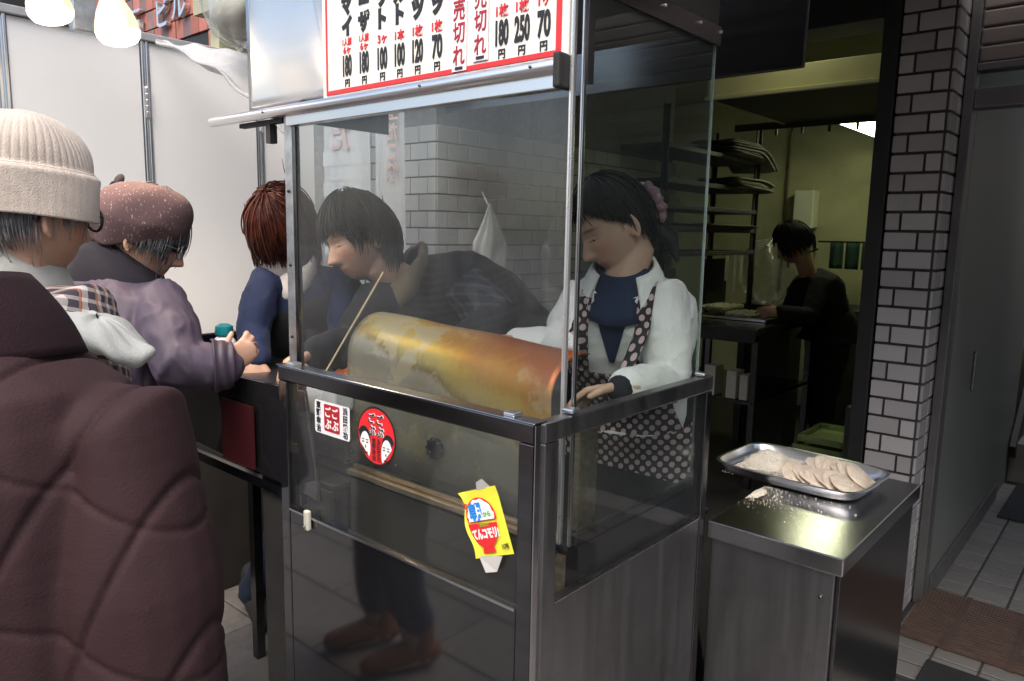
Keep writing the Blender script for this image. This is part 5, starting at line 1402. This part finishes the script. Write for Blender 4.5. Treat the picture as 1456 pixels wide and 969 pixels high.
ring(p, 'collar', fleece, p.neck - Vector((0, 0, .045)), (.112, .100), p.neck + Vector((0, 0, .050)), (.078, .074), p.lat, p.fwd, 38, 322, .010, curve=.008)
wrap(p, 'apron_bib', apron_m, jk, lambda u, v: (lambda c, d: (c + p.lat * ((u - .5) * .10), d))(*axis_ray(p, .0 + .58 * v, (u - .5) * (2.2 - 1.0 * v))), 30, 30, .007, uv=True)
patch(p, 'apron_skirt', apron_m, -.75, .16, -1.5, 1.5, .060, 36, 30, .0006, uv=True)
for s in (-1, 1):
    wrap(p, 'apron_strap', apron_m, jk, lambda u, v, s=s: (p.pelvis.lerp(p.neck, .80) + p.lat * (s * (.088 - .018 * v) + (u - .5) * .042) - p.fwd * .01,
         p.fwd * math.cos(-1.05 + 3.6 * v) + (p.neck - p.pelvis).normalized() * math.sin(-1.05 + 3.6 * v)), 6, 34, .005, uv=True, reach=.40)
def ends_staff(ph):
    a = abs((ph + 180) % 360 - 180)
    return (58, 0) if a < 35 else (58 + (a - 35) * .55, 0) if a < 95 else (104, 0) if a < 125 else (116, 0)
hair(p, hair_black, ends_staff, .012, 1008, seed=3)
bun = p.head - p.F * .140 + p.U * .004
mb = MB()
for k in range(70):
    a = k * 2.4; d = Vector(RNG.normal(size=3)).normalized(); q = d.orthogonal().normalized(); w = d.cross(q)
    mb.tube([bun + (q * math.cos(t) + w * math.sin(t)) * .026 for t in [x * .35 for x in range(10)]], .0055, 5, 1, None, False)
mb.build('hair_bun', hair_black, p.root, 180)
mb = MB()
mb.grid(lambda u, v: bun + p.F * .018 + (p.L * math.cos(u * 6.2832) + p.U * math.sin(u * 6.2832)) * (.036 + .021 * math.cos(v * 6.2832) + .005 * math.sin(u * 75)) + p.F * (.016 * math.sin(v * 6.2832) + .003 * math.sin(u * 60)), 120, 12, True)
mb.build('scrunchie', pm('mauve_satin', (.30, .17, .20), .35, 0, .2, 30, sheen=.3), p.root, 180)
mb = MB(); mb.tube([p.head - p.F * .10 - p.U * .05, p.head - p.F * .13 - p.U * .10 , p.head - p.F * .12 - p.U * .16], [.022, .024, .006], 10); mb.build('ponytail', hair_black, p.root, 180)
trousers(p, black_cloth)

# ---------- man leaning behind the griddle cover
p = person('dark haired man in dark jacket leaning in behind the front glass and looking down', (-1.50, 1.92, 0), (-1.796, 1.379, 1.419), (-166, -15, 13), (-1.742, 1.495, 1.293), (-1.52, 1.93, .92),
           (-1.593, 1.597, 1.285), (-1.743, 1.388, 1.226), (-1.467, 1.621, 1.194), (-1.733, 1.309, 1.118), (-1.454, 1.419, 1.123), (-1.686, 1.151, 1.124), ((-1.42, 1.98, 0), (-1.64, 1.98, 0)), skin_light, voxel=.0042, fy=200,
           hands=({}, dict(d=(-.5, -.6, -.25), n=(.2, .1, -.95), t=(.3, -.8, 0), curl=.7)))
p.bow = Vector((.03, .03, .035))
jacket(p, charcoal, .030, (.074, .070, .064, .054, .046), seed=7, amp=.008, scale=8, voxel=.007)
for nm, sh, el, wr in (('sleeve', p.shL, p.elL, p.wrL),):
    mb = MB(); mb.grid(lambda u, v: 0 or (lambda c, d: c + d)(sh.lerp(el, .1 + .9 * v), ((el - sh).orthogonal().normalized() * math.cos(u * 6.2832) + (el - sh).normalized().cross((el - sh).orthogonal().normalized()) * math.sin(u * 6.2832)) * (.082 - .012 * v + .003 * math.sin(9 * v + 3 * u * 6.28))), 28, 14, True)
    mb.build(nm, plaid_man, p.root, 180)
ring(p, 'scarf', scarf_m, p.neck - Vector((0, 0, .03)) + p.fwd * .01, (.10, .10), p.neck + Vector((0, 0, .055)) + p.fwd * .03, (.082, .082), p.lat, p.fwd, 0, 360, .018, curve=.016, wobble=.06)
def ends_man(ph):
    a = abs((ph + 180) % 360 - 180)
    return (64 + .1 * a, .004) if a < 55 else (80, .022) if a < 100 else (104, .03)
hair(p, hair_black, ends_man, .020, 1248, seed=5, strand=.0026)
trousers(p, black_cloth)

# ---------- seller with chestnut bob behind the serving shelf
p = person('seller with chestnut bob and navy sleeves reaching over the serving shelf', (-2.0, 1.5, 0), (-2.043, 1.276, 1.439), (158, -42, -6), (-2.050, 1.309, 1.291), (-2.12, 1.58, .90),
           (-1.980, 1.435, 1.286), (-2.062, 1.216, 1.281), (-1.884, 1.384, 1.142), (-2.004, 1.146, 1.142), (-1.780, 1.257, 1.060), (-1.914, 1.104, 1.074), ((-2.28, 1.50, 0), (-2.46, 1.38, 0)), skin_mid, voxel=.0045, fy=170,
           hands=({}, dict(d=(.42, -.62, -.55), n=(-.1, -.2, -.95), t=(.75, .6, 0), curl=.22)))
jacket(p, navy, .014, (.060, .056, .048, .042, .038), seed=9, amp=.006, scale=10, stop=(1, .98))
patch(p, 'vest', black_vest, -.1, .93, -1.9, 1.9, .022, 30, 24, .005)
ring(p, 'neck_warmer', mask_m, p.neck - Vector((0, 0, .02)), (.075, .078), p.neck + Vector((0, 0, .07)) + p.fwd * .02, (.066, .072), p.lat, p.fwd, 0, 360, .008, curve=.008, wobble=.02)
mb = MB(); mb.grid(lambda u, v: p.head + p.L * (.078 * math.sin((u - .5) * 2.5)) + p.F * (.030 + .082 * math.cos((u - .5) * 2.5) + .012 * math.cos((u - .5) * 3) * math.sin(3.14 * v)) - p.U * (.018 + .092 * v * (1 - .25 * abs(u - .5))), 20, 12); solidify(mb.build('face_mask', mask_m, p.root, 180), .002)
def ends_seller(ph):
    a = abs((ph + 180) % 360 - 180)
    return (84, .015) if a < 40 else (92, .05) if a < 70 else (102, .055)
hair(p, hair_red, ends_seller, .022, 1488, seed=8, strand=.0025)
trousers(p, jeans)

# ---------- woman in beret and purple jacket
p = person('older woman in brown tweed beret and purple jacket holding coins at the counter', (-2.1, .75, 0), (-2.072, 0.873, 1.422), (32, -20, 0), (-2.134, 0.822, 1.292), (-2.08, .70, .90),
           (-2.271, 0.747, 1.240), (-1.965, 0.865, 1.242), (-2.207, 0.682, 1.037), (-1.810, 0.838, 1.101), (-1.890, 0.686, 1.013), (-1.768, 0.942, 1.104), ((-2.16, .62, 0), (-1.99, .74, 0)), skin_old, voxel=.0042, fy=-30,
           hands=({}, dict(d=(.45, .45, .55), n=(-.75, .45, .1), t=(-.2, .3, .9), curl=1.15, s=.86)))
jacket(p, purple, .034, (.078, .074, .068, .060, .056), seed=12, amp=.009, scale=7, voxel=.006, stop=(1, .86), hem=-.2)
mb = MB(); mb.grid(lambda u, v: p.elR.lerp(p.wrR, .62 + .44 * v) + (Vector((0, 0, 1)) * math.cos(u * 6.2832) + (p.wrR - p.elR).normalized().cross(Vector((0, 0, 1))) * math.sin(u * 6.2832)) * (.066 - .010 * v + .0018 * math.sin(v * 13 + 2 * math.sin(u * 9)) + .003 * math.sin(u * 19)), 32, 20, True); solidify(mb.build('cuff', purple_dark, p.root, 180), .004)
ring(p, 'collar', dark_collar, p.neck - Vector((0, 0, .050)) - p.fwd * .01, (.138, .112), p.neck + Vector((0, 0, .088)) + p.fwd * .018, (.084, .098), p.lat, p.fwd, 30, 330, .010, curve=.010)
ring(p, 'collar_piping', pm('maroon_piping', (.14, .015, .03), .6, 0, .1, 20), p.neck - Vector((0, 0, .060)) - p.fwd * .01, (.142, .117), p.neck - Vector((0, 0, .054)) - p.fwd * .01, (.138, .113), p.lat, p.fwd, 30, 330, .004)
for t_, a_ in ((0, 2.2),):
    def seam(v): return torso_at(p, .25 + .65 * v, 2.65 - .35 * v, .040)
    mb = MB(); mb.tube([seam(i / 20) for i in range(21)], .0022, 6); mb.build('back_seam', purple_dark, p.root, 180)
def ends_beret(ph):
    a = abs((ph + 180) % 360 - 180)
    return (84, .0) if a < 40 else (94, .012) if a < 85 else (96, 0)
hair(p, hair_pepper, ends_beret, .012, 1008, seed=13, strand=.002)
# beret: soft dome, falling back, with a band and a bow
def beret(u, v):
    a = u * 2 * math.pi; t = v
    if t < .70:
        q = t / .70; R = .124 * math.sin(q * math.pi * .5) ** .9; z = .140 - .105 * q ** 2.2
    else:
        k = (t - .70) / .30; R = .124 - .034 * k ** 1.2; z = .035 - .064 * k
    back = max(0.0, -math.cos(a))
    w = 1 + .030 * math.sin(3 * a + 1 + 4 * t) * t + .020 * math.sin(8 * a + 7 * t) * t * t
    x = R * .90 * w * math.sin(a); y = R * w * math.cos(a) - .020 * min(1, t * 1.5)
    z = z - .030 * back * t + .018 * max(0, math.cos(a)) * t + .005 * math.sin(5 * a + 9 * t) * t
    return p.head + p.L * x + p.F * y + p.U * z
mb = MB(); mb.grid(beret, 96, 40, True); o = mb.build('beret', tweed_m, p.root, 180); solidify(o, .004)
ring(p, 'beret_band', dark_collar, p.head + p.U * .000 - p.F * .006 - p.U * .012, (.086, .101), p.head + p.U * .010 - p.F * .006, (.090, .106), p.L, p.F, 0, 360, .004)
bw = p.head - p.F * .105 + p.U * .105 + p.L * .02
mb = MB()
for s in (-1, 1): mb.ell(bw + p.L * s * .016 + p.U * s * .012, ((p.L * s + p.U * .7) * .020, p.F * .012, (p.U - p.L * .3) * .014), 16, 10)
o = mb.build('bow', dark_collar, p.root, 180)
def glasses(p, m, rim=.0016, w=.030, h=.021, lens=True):
    for s in (-1, 1):
        c = p.head + p.F * .106 + p.L * s * .033 - p.U * .006
        pts = [c + p.L * (w * math.cos(a)) + p.U * (h * math.sin(a)) - p.F * (.008 * abs(math.cos(a)) * (1 if math.cos(a) * s > 0 else 0)) for a in [k * 2 * math.pi / 24 for k in range(25)]]
        mb = MB(); mb.tube(pts, rim, 6, 1, None, False); g = mb.build('glasses_rim', m, p.root, 180)
        mb = MB(); mb.add(pts[:24] , [tuple(range(24))]); mb.build('lens', MATS['guard_glass'] if 'guard_glass' in MATS else glass_guard_m, g)
        mb = MB(); e = p.head + p.L * s * .079 - p.F * .012 + p.U * .004; mb.tube([c + p.L * s * w - p.F * .008 + p.U * .006, e, e - p.F * .02 - p.U * .02], rim * 1.1, 6); mb.build('glasses_temple', m, p.root, 180)
    mb = MB(); mb.tube([p.head + p.F * .106 + p.L * x * .006 - p.U * .002 for x in (-1, 0, 1)], rim, 6); mb.build('glasses_bridge', m, p.root, 180)
glasses(p, steel_dark)
mb = MB(); mb.ell(p.wrR + Vector((.03, .05, .055)), ((.011, 0, 0), (0, .011, 0), (0, 0, .002)), 16, 6); tag(mb.build('coin', alu, None, 40), 'silver coin held in the fingers of the older woman in the beret', 'coin')
trousers(p, jeans)

# ---------- elderly man in the beige knit cap
p = person('elderly man in beige knit cap and glasses seen from behind', (-1.72, .38, 0), (-1.571, 0.461, 1.470), (-13, -3, 0), (-1.623, 0.421, 1.354), (-1.80, .32, .92),
           (-1.784, 0.321, 1.284), (-1.450, 0.491, 1.285), (-1.751, 0.258, 0.946), (-1.349, 0.481, 0.989), (-1.412, 0.277, 0.907), (-1.203, 0.467, 0.958), ((-1.96, .27, 0), (-1.75, .275, 0)), skin_old, voxel=.0045, fy=-50)
jacket(p, plaid_old, .026, (.070, .066, .060, .054, .048), seed=15, amp=.007, scale=8)
ring(p, 'hood_collar', grey_fleece, p.neck - Vector((0, 0, .075)) - p.fwd * .03, (.165, .125), p.neck + Vector((0, 0, .080)) - p.fwd * .004, (.092, .094), p.lat, p.fwd, 25, 335, .014, curve=.016, wobble=.02)
ring(p, 'inner_collar', navy, p.neck - Vector((0, 0, .02)), (.075, .078), p.neck + Vector((0, 0, .050)), (.070, .072), p.lat, p.fwd, 0, 360, .006)
hd = Vector((-1.302, 0.469, 1.272))
HR, HF = Vector((_R.x, _R.y, 0)).normalized(), Vector((_f.x, _f.y, 0)).normalized()
def hoodlump(u, v):
    a = u * 2 * math.pi; b = math.pi * (.02 + .96 * v); w = 1 + .08 * math.sin(3 * a + 2 + 3 * v) + .06 * math.sin(6 * a + 5 * v) + .03 * math.sin(13 * a - 8 * v)
    x = .088 * w * math.sin(b) * math.cos(a)
    fold = .010 * math.sin(x * 60 + 1.0) * math.sin(b)
    return hd + HR * x + HF * (.060 * w * math.sin(b) * math.sin(a)) + Vector((0, 0, 1)) * (.030 * w * math.cos(b) + fold - .34 * x)
mb = MB(); mb.grid(hoodlump, 80, 40, True); mb.build('hood', grey_fleece, p.root, 180)
def ends_old(ph):
    a = abs((ph + 180) % 360 - 180)
    return (86, 0) if a < 60 else (90, .0) if a < 112 else (110 + 2 * math.sin(ph), 0)
hair(p, hair_grey, ends_old, .0035, 2160, seed=16, strand=.0016, start=.5)
def cap(u, v, ribs=True):
    a = u * 2 * math.pi
    rib = .0011 * (1 - abs(math.sin(a * 26))) ** 2
    if v < .62:
        t = v / .62 * math.pi * .5; R = .098 * math.sin(t) ** .85; z = .066 + .100 * math.cos(t) ** .9
        R = R - rib * math.sin(t) * 1.6
    else:
        k = (v - .62) / .38; R = .098 + .012 * math.sin(min(1, k * 8) * math.pi * .5) * (1 - .25 * k) - rib * .3; z = .066 - .088 * k
    x = R * .95 * math.sin(a); y = R * 1.14 * math.cos(a) - .008
    w = .003 * math.sin(3 * a + 5 * v) + .002 * math.sin(5 * a - 7 * v)
    return p.head + p.L * (x + w * math.sin(a)) + p.F * (y + w * math.cos(a)) + p.U * (z + .012 + .004 * math.sin(2 * a) * v)
mb = MB(); mb.grid(lambda u, v: cap(u, v), 312, 60, True); o = mb.build('knit_cap', knit, p.root, 180); solidify(o, .003)
mb = MB(); mb.tube([cap(i / 80, .628) + (cap(i / 80, .628) - p.head).normalized() * .0015 for i in range(81)], .0016, 6, 1, None, False); mb.build('cap_seam', pm('pale_yarn', (.68, .62, .54), .9, 0, .1, 60), p.root, 180)
glasses(p, black_rubber, .0028)
trousers(p, blue_jeans, .17, shoe=boot_m)

# ---------- person in the quilted coat, nearest the viewer (seen from behind)
p = person('person in dark brown quilted coat standing nearest, seen from behind', (-.80, .24, 0), (-1.075, 0.148, 1.505), (-55, -10, -12), (-0.939, 0.179, 1.326), (-.87, .19, .90),
           (-1.105, 0.059, 1.174), (-0.760, 0.298, 1.240), (-1.146, 0.038, 0.903), (-0.734, 0.286, 0.961), (-1.037, 0.029, 0.711), (-0.674, 0.230, 0.816), ((-.93, .16, 0), (-.77, .24, 0)), skin_old, voxel=.008, fy=-45, bulk=.88)
o = jacket(p, coat_m, .045, (.064, .078, .078, .070, .060), amp=0, voxel=.0038, smooth=18, hem=-.30, skirt=.03, name='quilted_coat')
me = o.data; P = coords(me); N = normals(me)
s_ = (P - np.array(p.neck)) @ np.array(-p.lat); z_ = P[:, 2]
def groove(g, per, w): d = (np.abs(((g / per) % 1.0) - .5) - .5) * -per; return np.exp(-(d / w) ** 2), np.sin(np.pi * ((g / per) % 1.0))
g1, b1 = groove((z_ - 1.75 * s_ + .02) / 2.0,   .078, .0030); g2, b2 = groove((z_ + .62 * s_ + .01) / 1.18, .125, .0030)
disp = -.0042 * g1 - .0024 * g2 + .0026 * np.sqrt(np.abs(b1 * b2)) + .003 * wob(P, 7, 22)
setco(me, P + N * disp[:, None])
ring(p, 'coat_collar', coat_collar, p.neck - Vector((0, 0, .028)) - p.fwd * .0, (.142, .118), p.neck + Vector((0, 0, .060)), (.086, .086), p.lat, p.fwd, 30, 330, .012, nv=10, curve=.006)
hair(p, hair_pepper, lambda ph: (100, .0) if abs((ph + 180) % 360 - 180) > 60 else (70, 0), .014, 260, seed=18)
trousers(p, black_cloth)

# ---------- cook at the back of the kitchen
p = person('cook in black clothes bending over the kitchen work table', (-1.62, 4.85, 0), (-1.773, 4.740, 1.408), (-112, -25, 0), (-1.696, 4.836, 1.214), (-1.58, 4.95, .90),
           (-1.594, 4.780, 1.164), (-1.765, 4.895, 1.136), (-1.598, 4.608, 0.977), (-1.769, 4.722, 0.954), (-1.698, 4.393, 1.005), (-1.807, 4.561, 0.980), ((-1.56, 4.88, 0), (-1.60, 5.05, 0)), skin_mid, voxel=.007, fy=-100)
jacket(p, black_cloth, .028, seed=19, voxel=.012)
hair(p, hair_black, lambda ph: (66, 0) if abs((ph + 180) % 360 - 180) < 40 else (100, .02), .024, 300, seed=20)
trousers(p, black_cloth)
